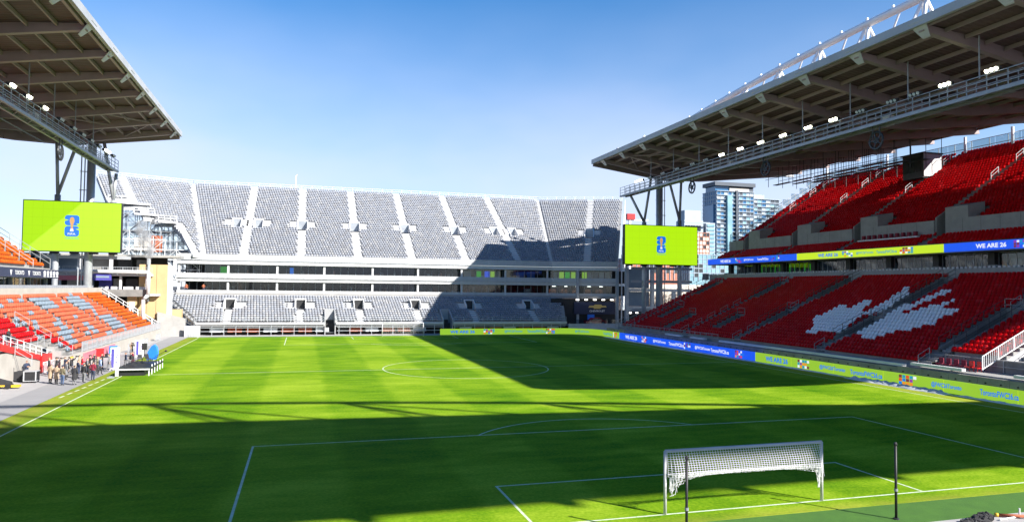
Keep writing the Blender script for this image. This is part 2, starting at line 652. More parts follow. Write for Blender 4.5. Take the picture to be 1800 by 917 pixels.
# ================================================================ seats and terraces
def seat_template():
    v, f = [], []
    ol = [(-.205, .36), (.205, .36), (.225, .70), (.15, .80), (-.15, .80), (-.225, .70)]
    for dy in (0, -.05):
        for x, z in ol:
            v.append((x, -.24 + dy - (z - .36) * .16, z))
    f.append((0, 1, 2, 3, 4, 5))
    f.append((11, 10, 9, 8, 7, 6))
    for k in range(6):
        j = (k + 1) % 6
        f.append((j, k, 6 + k, 6 + j))
    b = len(v)
    for y0, y1, z in ((-.20, -.10, .33), (-.235, -.165, .66)):
        v += [(-.20, y0, z), (.20, y0, z), (.20, y1, z), (-.20, y1, z)]
    for a in ((3, 2, 1, 0), (4, 5, 6, 7), (0, 1, 5, 4), (1, 2, 6, 5), (2, 3, 7, 6), (3, 0, 4, 7)):
        f.append(tuple(b + k for k in a))
    return np.array(v), f


SV, SF = seat_template()
SLOOP = np.array([i for f in SF for i in f])
STOT = np.array([len(f) for f in SF])


def seats_mesh(name, P, ang, mats, wide=1.0, tall=1.0):
    """P (n,3) anchors, ang (n,), all of one material -> one mesh"""
    n = len(P)
    c, s = np.cos(ang)[:, None], np.sin(ang)[:, None]
    X = SV[None, :, 0] * wide * c - SV[None, :, 1] * s + P[:, None, 0]
    Y = SV[None, :, 0] * wide * s + SV[None, :, 1] * c + P[:, None, 1]
    Z = SV[None, :, 2] * tall + P[:, None, 2]
    V = np.stack([X, Y, Z], 2).reshape(-1, 3)
    nv = len(SV)
    LP = (SLOOP[None, :] + (np.arange(n) * nv)[:, None]).ravel()
    TT = np.tile(STOT, n)
    me = bpy.data.meshes.new(name)
    me.vertices.add(len(V))
    me.vertices.foreach_set('co', V.ravel())
    me.loops.add(len(LP))
    me.loops.foreach_set('vertex_index', LP.astype(np.int32))
    me.polygons.add(len(TT))
    me.polygons.foreach_set('loop_start', np.concatenate([[0], np.cumsum(TT)[:-1]]).astype(np.int32))
    me.materials.append(MATS[mats])
    me.update(calc_edges=True)
    return me


def place_seats(th, seats, colour, singles=0, stuff_name='seat_rows'):
    """seats: list of (x, y, z, ang, row, s); colour(seat) -> material.  The `singles` nearest ones become objects of their own."""
    if singles:
        seats = sorted(seats, key=lambda q: (q[0] - CAM.x) ** 2 + (q[1] - CAM.y) ** 2)
    near, rest = seats[:singles], seats[singles:]
    cache = {}
    for q in near:
        c = colour(q)
        if c is None:
            continue
        if c not in cache:
            cache[c] = seats_mesh('seat', np.zeros((1, 3)), np.zeros(1), c)
        link('seat', cache[c], th, q[:3], q[3])
    by = {}
    for q in rest:
        c = colour(q)
        if c:
            by.setdefault(c, []).append(q)
    for c, qs in by.items():
        A = np.array([q[:4] for q in qs])
        me = seats_mesh(stuff_name, A[:, :3], A[:, 3], c, 1.14 if c.startswith('seat_grey') else 1.0, .78 if c.startswith('seat_grey') else 1.0)
        o = link(stuff_name, me, th)
        o['kind'] = 'stuff'


class Deck:
    """a raked tier: origin O (2D), along-row direction t, backwards direction n"""

    def __init__(s, O, t, n, z0, rise, tread, N, s0, s1, d0=0):
        s.O, s.t, s.n = Vector((*O, 0)), Vector((*t, 0)), Vector((*n, 0))
        s.z0, s.rise, s.tread, s.N, s.s0, s.s1 = z0, rise, tread, N, s0, s1

    def P(s, a, d, z):
        p = s.O + s.t * a + s.n * d
        return Vector((p.x, p.y, z))

    def z(s, i):
        return s.z0 + s.rise * i

    def terrace(s, th, mat, cuts=(), name='terrace', skirt=1.0):
        mb = MB()
        for i in range(s.N):
            d0, d1 = i * s.tread, (i + 1) * s.tread
            z = s.z(i)
            ends = [(s.s0(d0), s.s1(d0), s.s0(d1), s.s1(d1))]
            iv = [(ends[0][0], ends[0][2], ends[0][1], ends[0][3])]    # (a front, a back, b front, b back)
            for (ca, cb, i0, i1) in cuts:
                if i0 <= i < i1:
                    nv = []
                    for (af, ab, bf, bb) in iv:
                        if cb <= min(af, ab) or ca >= max(bf, bb):
                            nv.append((af, ab, bf, bb))
                            continue
                        if ca > max(af, ab):
                            nv.append((af, ab, ca, ca))
                        if cb < min(bf, bb):
                            nv.append((cb, cb, bf, bb))
                    iv = nv
            for (af, ab, bf, bb) in iv:
                mb.poly([s.P(af, d0, z), s.P(bf, d0, z), s.P(bb, d1, z), s.P(ab, d1, z)])
                zb = z - s.rise if i else z - skirt
                mb.poly([s.P(af, d0, zb), s.P(bf, d0, zb), s.P(bf, d0, z), s.P(af, d0, z)])
                for f_, b_ in ((af, ab), (bf, bb)):
                    mb.poly([s.P(f_, d0, z - skirt), s.P(b_, d1, z - skirt), s.P(b_, d1, z), s.P(f_, d0, z)])
        return mb.build(name, mat, th)

    def seats(s, cuts=(), aisles=(), pitch=.5, half=.62, i0=0, clear=.25, margin=.35):
        out = []
        ang = math.atan2(s.n.x, -s.n.y)
        for i in range(i0, s.N):
            d = i * s.tread + s.tread * .5
            a, b = s.s0(d) + margin, s.s1(d) - margin
            n = int((b - a) / pitch)
            for k in range(n):
                q = a + (k + .5) * pitch
                if any(abs(q - x) < half and j0 <= i < j1 for (x, j0, j1) in aisles):
                    continue
                if any(ca - clear < q < cb + clear and j0 <= i < j1 for (ca, cb, j0, j1) in cuts):
                    continue
                p = s.P(q, d, s.z(i))
                out.append((p.x, p.y, p.z, ang + random.gauss(0, .035), i, q))
        return out

    def stairs(s, th, x, i0, i1, mat, half=.55, name='aisle_stair'):
        """two steps to every row"""
        mb = MB()
        for i in range(i0, i1):
            z = s.z(i)
            d0 = i * s.tread
            for (da, db, za) in ((0, s.tread * .55, z + .012), (s.tread * .55, s.tread, z + s.rise * .5)):
                a, b = d0 + da + .002, d0 + db
                mb.hexa([s.P(x - half, a, z - s.rise), s.P(x + half, a, z - s.rise), s.P(x + half, b, z - s.rise), s.P(x - half, b, z - s.rise),
                         s.P(x - half, a, za), s.P(x + half, a, za), s.P(x + half, b, za), s.P(x - half, b, za)])
        return mb.build(name, mat, th)

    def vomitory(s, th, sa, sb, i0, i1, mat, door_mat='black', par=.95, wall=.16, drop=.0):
        """a walled entrance cut into the tier between rows i0 and i1"""
        mb = MB()
        zf = s.z(i0) - drop
        da, db = i0 * s.tread, i1 * s.tread
        mb.poly([s.P(sa, da, zf), s.P(sb, da, zf), s.P(sb, db, zf), s.P(sa, db, zf)])
        za, zb = s.z(i0) + par, s.z(i1) + par
        for x0, x1 in ((sa, sa + wall), (sb - wall, sb)):
            mb.hexa([s.P(x0, da, zf - .4), s.P(x1, da, zf - .4), s.P(x1, db, zf - .4), s.P(x0, db, zf - .4),
                     s.P(x0, da, za), s.P(x1, da, za), s.P(x1, db, zb), s.P(x0, db, zb)])
        mb.hexa([s.P(sa, db - .002, zf - .3), s.P(sb, db - .002, zf - .3), s.P(sb, db + wall, zf - .3), s.P(sa, db + wall, zf - .3),
                 s.P(sa, db - .002, zb), s.P(sb, db - .002, zb), s.P(sb, db + wall, zb), s.P(sa, db + wall, zb)])
        o = mb.build('vomitory', mat, th)
        top = min(zf + 2.2, zb - .25)
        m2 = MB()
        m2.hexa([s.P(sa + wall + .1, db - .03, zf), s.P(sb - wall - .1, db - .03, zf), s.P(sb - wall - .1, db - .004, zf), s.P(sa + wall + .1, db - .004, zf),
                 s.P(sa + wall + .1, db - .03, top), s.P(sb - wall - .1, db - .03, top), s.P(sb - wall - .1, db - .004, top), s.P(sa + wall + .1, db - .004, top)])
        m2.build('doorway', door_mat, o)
        return o


def pane_row(th, p, q, z0, z1, n, depth_mat='glass', frame='grey_steel', fr=.08, skip=()):
    """n panes of glass between p and q (2D), each its own part, with one frame mesh"""
    p, q = Vector((*p, 0)), Vector((*q, 0))
    d = (q - p) / n
    u = d.normalized()
    nn = Vector((-u.y, u.x, 0))
    a = math.atan2(u.y, u.x)
    wd = d.length - fr
    mb = MB().box(-wd / 2, wd / 2, -.012, .012, 0, z1 - z0 - fr * 2)
    me = None
    fm = MB()
    for k in range(n + 1):
        c = p + d * k
        fm.bar((c.x, c.y, z0), (c.x, c.y, z1), fr)
    for z in (z0 + fr / 2, z1 - fr / 2):
        fm.bar((p.x, p.y, z), (q.x, q.y, z), fr * .9)
    fo = fm.build('window_frame', frame, th)
    for k in range(n):
        if k in skip:
            continue
        c = p + d * (k + .5)
        if me is None:
            o = mb.build('window_pane', depth_mat)
            me = o.data
            bpy.data.objects.remove(o)
        link('window_pane', me, th, (c.x, c.y, z0 + fr), a)


# ================================================================ north stand (far end)
A25 = math.radians(24.5)
NT = thing('grandstand', 'pale grey two-tier scaffold grandstand behind the far goal', 'grandstand', (0, 121, 0))
RK = math.tan(A25 / 2)
XL, XR = -35.8, 34.6
up = Deck((0, 121), (1, 0), (0, 1), 14.75, .48, .8, 36, lambda d: XL - RK * d, lambda d: XR + RK * d)
ur = Deck((XR, 121), (math.cos(A25), -math.sin(A25)), (math.sin(A25), math.cos(A25)), 14.75, .48, .8, 36, lambda d: -RK * d, lambda d: 14.3 + d * .045)


def cutL(d):
    if d < 11.9:
        return .9 + d * .17
    if d < 17.5:
        return 5.9 + (d - 12) * .55
    return 13.2


ul = Deck((XL, 121), (math.cos(A25), math.sin(A25)), (-math.sin(A25), math.cos(A25)), 14.75, .48, .8, 36, lambda d: -cutL(d), lambda d: RK * d)
seatsN = []
u_aisles = [-28.8, -18, -7, 4.0, 15.4, 27.0]
cuts = []
for x, pairs in ((-28.8, (-31.2, -26.9)), (-18, (-18,)), (-7, (-7,)), (4, (4,)), (15.4, (15.4,)), (27, (24.8, 29.2))):
    for c in pairs:
        cuts.append((c - (1.0 if len(pairs) > 1 else 1.15), c + (1.0 if len(pairs) > 1 else 1.15), 13, 17))
up.terrace(NT, 'deck_grey', cuts)
for c in cuts:
    up.vomitory(NT, *c, 'stair_white', 'grey_steel', par=.35)
wide = []
for i, c in enumerate(cuts):                       # white boarded strips beside the openings
    for sgn in (-1, 1):
        a = c[1] if sgn > 0 else c[0] - 1.35
        b = a + 1.35
        wide.append((a, b, 14, 17))
        mb = MB()
        for k in range(14, 17):
            mb.box(a, b, 121 + k * .8 + .1, 121 + (k + 1) * .8 - .02, up.z(k) + .01, up.z(k) + .36)
        mb.build('access_platform', 'white_paint', NT)
al = []
for x in u_aisles:
    hit = [c for c in cuts if c[0] - .2 < x < c[1] + .2]
    rng_ = [(0, 13), (17, 36)] if hit else [(0, 36)]
    for i0, i1 in rng_:
        up.stairs(NT, x, i0, i1, 'stair_white', .78)
        al.append((x, i0, i1))
seatsN += up.seats(cuts + wide, al, .52, .88)
curR = [(6.6, 8.8, 13, 17)]
ur.terrace(NT, 'deck_grey', curR)
ur.vomitory(NT, *curR[0], 'stair_white', 'grey_steel', par=.35)
wr = [(5.1, 6.6, 14, 17), (8.8, 10.3, 14, 17)]
for a, b, i0, i1 in wr:
    mb = MB()
    for k in range(i0, i1):
        pts = [ur.P(a, k * .8 + .1, ur.z(k)), ur.P(b, k * .8 + .1, ur.z(k)), ur.P(b, k * .8 + .78, ur.z(k)), ur.P(a, k * .8 + .78, ur.z(k))]
        mb.prism(pts, (0, 0, .36))
    mb.build('access_platform', 'white_paint', NT)
for i0, i1 in ((0, 13), (17, 36)):
    ur.stairs(NT, 7.6, i0, i1, 'stair_white', .78)
seatsN += ur.seats(curR + wr, [(7.6, 0, 36)], .52, .88)
ul.terrace(NT, 'deck_grey')
ul.stairs(NT, -8.2, 22, 36, 'stair_white', .7)
ul.stairs(NT, -7.2, 15, 22, 'stair_white', .7)
ul.stairs(NT, -1.5, 0, 14, 'stair_white', .6)
seatsN += ul.seats([(-13.2, -9.5, 22, 24)], [(-8.2, 22, 36), (-7.2, 15, 22), (-1.5, 0, 14)], .52, .8)



def grey_seat(q):
    h = math.sin(q[0] * 12.9898 + q[1] * 78.233) * 43758.5453
    h -= math.floor(h)
    return 'seat_grey' if h < .62 else 'seat_grey_pale' if h < .82 else 'seat_grey_dull'


place_seats(NT, seatsN, grey_seat)
# white stairs in the folds
for dk, sg in ((up, -1), (up, 1)):
    mb = MB()
    for i in range(36):
        d = i * .8
        x = (XL - RK * d) if sg < 0 else (XR + RK * d)
        for (a, b, za) in ((.05, .42, .1), (.44, .78, .3)):
            mb.box(x - .28, x + .28, 121 + d + a, 121 + d + b, up.z(i) - .2, up.z(i) + za)
    mb.build('aisle_stair', 'stair_white', NT)
# platform and guard rail on the cut left wing
for a, b, i in ((-13.4, -5.6, 22), (-9.6, -5.2, 17), (-5.8, -2.2, 14)):
    mb = MB()
    pts = [ul.P(a, i * .8 - 1.4, ul.z(i)), ul.P(b, i * .8 - 1.4, ul.z(i)), ul.P(b, i * .8, ul.z(i)), ul.P(a, i * .8, ul.z(i))]
    mb.prism([p - Vector((0, 0, .3)) for p in pts], (0, 0, .35))
    mb.build('landing', 'white_paint', NT)
for a, b, i in ((-13.4, -9.8, 22), (-9.6, -5.9, 17), (-5.8, -2.4, 14)):
    mb = rail(MB(), [ul.P(a, i * .8 - 1.35, ul.z(i) + .05), ul.P(b, i * .8 - 1.35, ul.z(i) + .05)], 1.1, 1.3, .045)
    mb.build('guard_rail', 'white_steel', NT)
# mesh fence round the top
mb = MB()
topd = 36 * .8
pts = [ul.P(-13.2, topd, ul.z(35)), Vector((XL - RK * topd, 121 + topd, up.z(35))), Vector((XR + RK * topd, 121 + topd, up.z(35))), ur.P(15.5, topd, up.z(35))]
rail(mb, pts, 1.3, 2.4, .03, (1, .66, .33))
mb.build('top_fence', 'white_steel', NT)
# fascia of the upper tier, floors, parapets
SW = Vector((math.cos(A25), -math.sin(A25), 0))
RE = Vector((XR, 121, 0)) + SW * 14.3


def slab(y_off, z0, z1, mat, name, xl=-40.6, thick=1.2, extra=0):
    mb = MB()
    Nn = Vector((math.sin(A25), math.cos(A25), 0))
    f = [Vector((xl, 121 + y_off, 0)), Vector((XR + RK * y_off, 121 + y_off, 0)), RE + Nn * y_off + SW * extra]
    yb = y_off + thick
    b = [Vector((xl, 121 + yb, 0)), Vector((XR + RK * yb, 121 + yb, 0)), RE + Nn * yb + SW * extra]
    for k in (0, 1):
        Z0, Z1 = Vector((0, 0, z0)), Vector((0, 0, z1))
        mb.hexa([f[k] + Z0, f[k + 1] + Z0, b[k + 1] + Z0, b[k] + Z0, f[k] + Z1, f[k + 1] + Z1, b[k + 1] + Z1, b[k] + Z1])
    return mb.build(name, mat, NT)


slab(-.35, 13.75, 14.95, 'aluminium', 'parapet', thick=.25)
slab(-.12, 13.02, 13.7, 'white_paint', 'floor_slab', thick=9, extra=.1)
slab(-.38, 10.35, 11.3, 'aluminium', 'parapet', thick=.2)
slab(-.1, 9.72, 10.3, 'white_paint', 'floor_slab', thick=9, extra=.1)
slab(-.05, 6.95, 7.5, 'concrete', 'floor_slab', thick=9, extra=.1)
slab(.3, 7.5, 8.05, 'aluminium', 'parapet', thick=.15)
# joint lines on the parapets
for z0, z1, yo in ((13.72, 14.96, -.36), (10.33, 11.31, -.39)):
    for k in range(34):
        x = -39.5 + k * 2.2
        MB().box(x - .02, x + .02, 121 + yo, 121 + yo + .05, z0 + .02, z1 - .02).build('parapet_joint', 'grey_steel', NT)
# columns along the front
colx = [-40.2, -31.5, -22.5, -13.56, -4.04, 5.25, 14.52, 24.12, 33.69]
for x in colx:
    MB().box(x - .2, x + .2, 121.25, 121.65, 7.5, 13.02).build('column', 'white_paint', NT)
for t, zb in ((5.6, 0), (14.1, 0)):
    p = Vector((XR, 121, 0)) + SW * t + Vector((-.1, -.35, 0))
    MB().box(p.x - .28, p.x + .28, p.y - .28, p.y + .28, zb, 13.0).build('column', 'galvanised', NT)
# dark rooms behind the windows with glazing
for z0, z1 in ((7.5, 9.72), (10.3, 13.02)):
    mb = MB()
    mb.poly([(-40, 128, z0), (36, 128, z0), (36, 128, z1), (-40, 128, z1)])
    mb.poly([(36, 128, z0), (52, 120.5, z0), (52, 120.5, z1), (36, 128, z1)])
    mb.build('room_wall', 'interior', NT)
for fl, (z0, z1) in enumerate(((7.55, 9.72), (10.3, 13.02))):
    for k in range(len(colx) - 1):
        a, b = colx[k] + .25, colx[k + 1] - .25
        sk = (0, 1, 2) if k == 0 else ()
        pane_row(NT, (a, 122.9), (b, 122.9), z0, z1, 6, skip=sk)
    a = Vector((XR, 122.9, 0)) + SW * .4
    b = Vector((XR, 122.9, 0)) + SW * 13.8
    pane_row(NT, a[:2], b[:2], z0, z1, 9)
# what shows through the glass: boards, curtains, partition walls
rr = random.Random(3)
for k in range(90):
    x = -36 + k * .78 + rr.uniform(-.3, .3)
    fl = rr.random() < .5
    z0 = 10.32 if fl else 7.52
    hh = rr.uniform(.9, 2.0)
    c = rr.choice(['concrete_dark', 'interior_warm', 'black', 'black', 'window_dark', 'interior', 'aluminium', 'tarp', 'stone_beige'])
    MB().box(x, x + rr.uniform(.2, .9), 124.2 + rr.uniform(0, 2), 124.5 + rr.uniform(2, 3), z0, z0 + hh).build('furnishing', c, NT)
for x, wd, c in ((-33.2, 1.3, 'led_green'), (-20.2, .8, 'led_blue_text'), (15.4, 1.6, 'tarp'), (18.2, 1.0, 'led_green'), (20.0, 1.1, 'led_blue'), (21.3, .9, 'led_lime_board'), (22.6, .8, 'tarp'), (25.3, 1.4, 'hedge'), (27.2, 1.7, 'plastic_blue'), (29.6, 1.8, 'plastic_blue')):
    MB().box(x, x + wd, 123.2, 123.26, 10.75, 12.6).build('display_panel', c, NT)
for k, c in enumerate(('tarp', 'led_lime_board', 'led_green', 'led_lime_board', None, 'led_lime_board', 'tarp', 'seat_slate', 'tarp', 'stone_beige')):
    if c:
        p = Vector((XR, 123.3, 0)) + SW * (1.2 + k * 1.25)
        q = p + SW * 1.05
        MB().prism([(p.x, p.y, 10.6), (q.x, q.y, 10.6), (q.x, q.y, 12.7), (p.x, p.y, 12.7)], (0, .05, 0)).build('display_panel', c, NT)
for k in range(5):
    p = Vector((XR, 124, 0)) + SW * (1.5 + k * 2.6)
    MB().box(p.x - .35, p.x + .35, p.y - .15, p.y + .15, 9.5, 9.6).build('ceiling_lamp', 'ceiling_lamp', NT)
    MB().box(p.x - .8, p.x + .8, p.y + 1, p.y + 1.1, 7.6, 8.9).build('display_panel', 'interior_warm', NT)

# lower tier
lo = Deck((0, 111), (1, 0), (0, 1), 2.3, .385, .8, 14, lambda d: -35.6 - .72 * d, lambda d: 34.2 + .3 * d)
lc = [(x - 1.05, x + 1.05, 6, 9) for x in (-30.7, -18, -7, 4.2, 15.4, 28)]
big = [(-13.6, -11.6, 0, 5), (8.7, 10.7, 0, 5)]
lo.terrace(NT, 'deck_grey', lc + big, skirt=.7)
for c in lc:
    lo.vomitory(NT, *c, 'stair_white', 'black', par=.8)
for c in big:
    lo.vomitory(NT, c[0], c[1], 0, 5, 'deck_grey', 'black', par=.45, drop=1.9)
wl = []
for c in lc:
    for a, b in ((c[0] - 1.3, c[0]), (c[1], c[1] + 1.3)):
        wl.append((a, b, 6, 9))
        mb = MB()
        for k in range(6, 9):
            mb.box(a, b, 111 + k * .8 + .1, 111 + k * .8 + .78, lo.z(k) + .01, lo.z(k) + .34)
        mb.build('access_platform', 'white_paint', NT)
la = [((c[0] + c[1]) / 2, 0, 6) for c in lc]
for x, i0, i1 in la:
    lo.stairs(NT, x, i0, i1, 'stair_white', .6)
place_seats(NT, lo.seats(lc + big + wl, la, .52, .75, clear=.5), grey_seat)
for xa, xb in ((-35.6, -13.7), (-11.5, 8.6), (10.8, 34.2)):
    rail(MB(), [(xa, 110.95, 2.3), (xb, 110.95, 2.3)], 1.0, 2.0, .03).build('guard_rail', 'galvanised', NT)
MB().box(-35.7, -13.65, 110.7, 110.92, 1.95, 2.32).build('edge_beam', 'white_paint', NT)
MB().box(-11.55, 8.65, 110.7, 110.92, 1.95, 2.32).build('edge_beam', 'white_paint', NT)
MB().box(10.75, 34.3, 110.7, 110.92, 1.95, 2.32).build('edge_beam', 'white_paint', NT)
# under-structure of the front: posts, beams and dark void
for k in range(36):
    x = -35 + k * 2
    if -14 < x < -11.4 or 8.5 < x < 11:
        continue
    MB().bar((x, 110.95, 0), (x, 110.95, 1.95), .1).build('post', 'galvanised', NT)
for z in (.75, 1.4):
    MB().bar((-35, 110.85, z), (-13.8, 110.85, z), .09).build('ledger', 'galvanised', NT)
    MB().bar((-11.4, 110.85, z), (8.6, 110.85, z), .09).build('ledger', 'galvanised', NT)
    MB().bar((10.8, 110.85, z), (34, 110.85, z), .09).build('ledger', 'galvanised', NT)
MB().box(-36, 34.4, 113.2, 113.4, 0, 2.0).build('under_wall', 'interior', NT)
# folded spare seats stored under the front edge
for k in range(22):
    x = -33.5 + k * 3.05
    if -14.6 < x < -10.6 or 6 < x < 11:
        continue
    c = 'rust' if k % 3 else 'tarp'
    mb = MB().box(x, x + 2.4, 111.4, 112.2, .55, .8)
    mb.box(x, x + 2.4, 112.0, 112.2, .8, 1.25)
    mb.build('stored_bench', c, NT)
# scaffold carrying the left wing
def scaffold(th, x0, x1, y, z0, ztop, bay=2.1, lift=1.9, mat='galvanised', diag=True, r=.05):
    n = max(1, round((x1 - x0) / bay))
    mb = MB()
    bx = (x1 - x0) / n
    for k in range(n + 1):
        x = x0 + k * bx
        mb.bar((x, y, z0), (x, y, max(z0 + .5, ztop(x))), r * 2)
    m = int((max(ztop(x0), ztop(x1)) - z0) / lift) + 1
    for j in range(m):
        z = z0 + j * lift
        for k in range(n):
            xa, xb = x0 + k * bx, x0 + (k + 1) * bx
            if min(ztop(xa), ztop(xb)) > z:
                mb.bar((xa, y, z), (xb, y, z), r * 1.7)
                if diag and min(ztop(xa), ztop(xb)) > z + lift:
                    s_ = (j + k) % 2
                    mb.bar((xa, y, z + (lift if s_ else 0)), (xb, y, z + (0 if s_ else lift)), r * 1.3)
    return mb.build('scaffold_frame', mat, th)


for yy in (124, 127, 130, 133, 136, 139, 142):
    d = yy - 121
    def ztop(x, yy=yy):
        # height of the wing's underside at (x, yy)
        q = Vector((x - XL, yy - 121, 0))
        dd = q.dot(ul.n)
        ss = q.dot(ul.t)
        dd = max(0, min(28, dd))
        return 14.2 + .6 * dd if ss < RK * dd + .5 and -ss < 13.2 else 14.2
    xr_ = XL - 1.2
    scaffold(NT, -56 + (142 - yy) * .25, xr_, yy, 10.0, ztop, 2.0, 1.9, 'galvanised' if yy > 125 else 'white_steel')
for x in range(-56, -37, 3):
    MB().box(x, x + 2.6, 131, 143, 16.0, 16.1).build('scaffold_deck', 'deck_grey', NT)
    MB().box(x, x + 2.6, 135, 143, 20.0, 20.1).build('scaffold_deck', 'deck_grey', NT)
MB().box(-46.5, -44.5, 128.6, 128.7, 15.4, 18.6).build('scaffold_wrap', 'rust', NT)
MB().box(-49.5, -46.6, 128.6, 128.7, 15.6, 18.2).build('scaffold_wrap', 'stone_beige', NT)
# scaffold closing the right-hand end
for k in range(8):
    d = 2 + k * 3.6
    z = 14.2 + .6 * d
    p = ur.P(15.0 + d * .045, d, 0)
    mb = MB()
    mb.bar((p.x, p.y, 0), (p.x, p.y, z + 1.2), .11)
    if k < 7:
        q = ur.P(15.0 + (d + 3.6) * .045, d + 3.6, 0)
        for zz in np.arange(6, z, 2.0):
            mb.bar((p.x, p.y, zz), (q.x, q.y, zz), .08)
            mb.bar((p.x, p.y, zz), (q.x, q.y, zz + 2), .06)
    mb.build('scaffold_frame', 'white_steel', NT)
# side frame at the lower tier's left end
mb = MB()
for i in range(0, 14, 3):
    d = i * .8
    x = -35.9 - .72 * d
    mb.bar((x, 111 + d, 0), (x, 111 + d, lo.z(i)), .12)
    mb.bar((x, 111 + d, lo.z(i) - .6), (-35.9 - .72 * (d + 2.4), 113.4 + d, lo.z(i)), .08)
mb.bar((-35.9, 110.9, 2.3), (-44.2, 122.2, 7.6), .14)
mb.build('scaffold_frame', 'galvanised', NT)
rail(MB(), [(-35.9, 111, 2.3), (-44, 122.2, 7.6)], 1.1, 1.6, .035).build('guard_rail', 'galvanised', NT)
# ================================================================ east stand (right)
ET = thing('grandstand', 'two-tier concrete grandstand of red seats along the right touchline', 'grandstand', (62, 50, 0))
Y0E, Y1E = 4, 98.6
el = Deck((40, 0), (0, 1), (1, 0), 1.9, .35, .8, 26, lambda d: Y0E, lambda d: Y1E)
# (centre y, [(row0,row1)...]) sunken stair slots
ecuts = []
eaisle = []
for yc, slots in ((94.2, ((17, 24),)), (90.3, ((5, 11),)), (82.3, ((1, 8),)), (75.0, ((16, 24),)), (69.5, ((3, 9),)), (60.8, ((16, 26), (6, 12))), (44.2, ((15, 25), (4, 11))), (29.5, ((4, 15), (18, 25))), (14.5, ((4, 12), (16, 25)))):
    for a, b in slots:
        ecuts.append((yc - .95, yc + .95, a, b))
for yc in (94.2, 75.0, 60.8, 44.2, 29.5, 14.5):
    eaisle.append((yc, 0, 26))
gap = [(18.2, 29.0, 0, 3), (17.2, 23.3, 3, 12)]                # front rows missing at the near section
el.terrace(ET, 'concrete', ecuts + gap, skirt=1.6)
for c in ecuts:
    el.vomitory(ET, *c, 'concrete_dark', 'black', par=.25, wall=.12)
    for y in (c[0] + .05, c[1] - .05):
        rail(MB(), [el.P(y, c[2] * .8, el.z(c[2]) + .25), el.P(y, c[3] * .8, el.z(c[3]) + .25)], 1.0, 1.5, .025).build('guard_rail', 'dark_steel', ET)
    rail(MB(), [el.P(c[0], c[3] * .8, el.z(c[3])), el.P(c[1], c[3] * .8, el.z(c[3]))], 1.25, 1.9, .025).build('guard_rail', 'grey_steel', ET)
    el.stairs(ET, (c[0] + c[1]) / 2, c[2], c[2] + 2, 'concrete', .5)
for yc, a, b in eaisle:
    free = sorted((c[2], c[3]) for c in ecuts if c[0] < yc < c[1])
    i = 0
    for (p, q) in free + [(26, 26)]:
        if p > i:
            el.stairs(ET, yc, i, p, 'concrete_dark', .5)
            for k in range(i, p - 1, 3):
                j = min(k + 2, p)
                rail(MB(), [el.P(yc + .5, k * .8 + .2, el.z(k)), el.P(yc + .5, j * .8, el.z(j))], .95, 2.5, .025).build('hand_rail', 'grey_steel', ET)
        i = max(i, q)
# white-seat emblem, outline in (y, x) on the tier
LEAF_A = [(50.6, 42.9), (50.4, 43.8), (51.3, 45.1), (53.9, 47.5), (53.0, 48.3), (53.2, 50.0), (53.5, 51.3), (52.5, 51.3), (51.2, 50.6), (50.3, 51.1), (50.6, 53.1), (49.8, 53.2), (48.8, 51.7), (47.6, 49.4), (46.6, 49.4), (47.1, 51.3), (47.2, 53.0), (47.4, 54.1), (47.8, 55.8), (48.0, 56.8), (47.2, 56.5), (46.1, 55.1), (45.4, 54.7), (44.8, 53.1), (44.5, 51.3), (44.6, 49.4), (46.6, 48.8), (46.0, 46.4), (45.4, 44.9), (45.3, 43.4), (46.4, 44.1), (47.9, 43.9), (49.4, 43.3)]
LEAF_B = [(44.2, 43.6), (44.1, 44.7), (43.1, 46.1), (43.6, 48.4), (43.4, 50.0), (43.8, 51.7), (42.3, 52.2), (42.2, 54.1), (41.6, 55.7), (40.6, 56.1), (40.1, 55.2), (40.9, 54.3), (41.0, 52.6), (41.4, 51.0), (42.0, 49.7), (41.5, 49.5), (40.6, 49.8), (39.9, 51.1), (39.0, 52.2), (38.2, 53.3), (37.8, 53.4), (37.5, 52.3), (37.8, 51.1), (36.3, 51.4), (35.2, 51.4), (35.0, 50.6), (35.5, 49.4), (35.7, 48.4), (34.8, 47.5), (35.9, 47.2), (36.4, 46.3), (37.4, 45.6), (38.5, 44.8), (39.3, 43.9), (39.4, 43.1), (40.1, 42.9), (41.2, 43.6), (42.8, 44.0)]


def inside(pt, poly):
    x, y = pt
    c = False
    j = len(poly) - 1
    for i in range(len(poly)):
        if (poly[i][1] > y) != (poly[j][1] > y) and x < (poly[j][0] - poly[i][0]) * (y - poly[i][1]) / (poly[j][1] - poly[i][1]) + poly[i][0]:
            c = not c
        j = i
    return c


def red_seat(q):
    h = math.sin(q[0] * 12.9898 + q[1] * 78.233) * 43758.5453
    return 'seat_red_worn' if h - math.floor(h) > .86 else 'seat_red'


def east_colour(q):
    p = (q[1], q[0])
    if inside(p, LEAF_A) or inside(p, LEAF_B):
        return 'seat_white'
    return red_seat(q)


place_seats(ET, el.seats(ecuts + gap, eaisle, .52, .62, clear=.35), east_colour, singles=300)
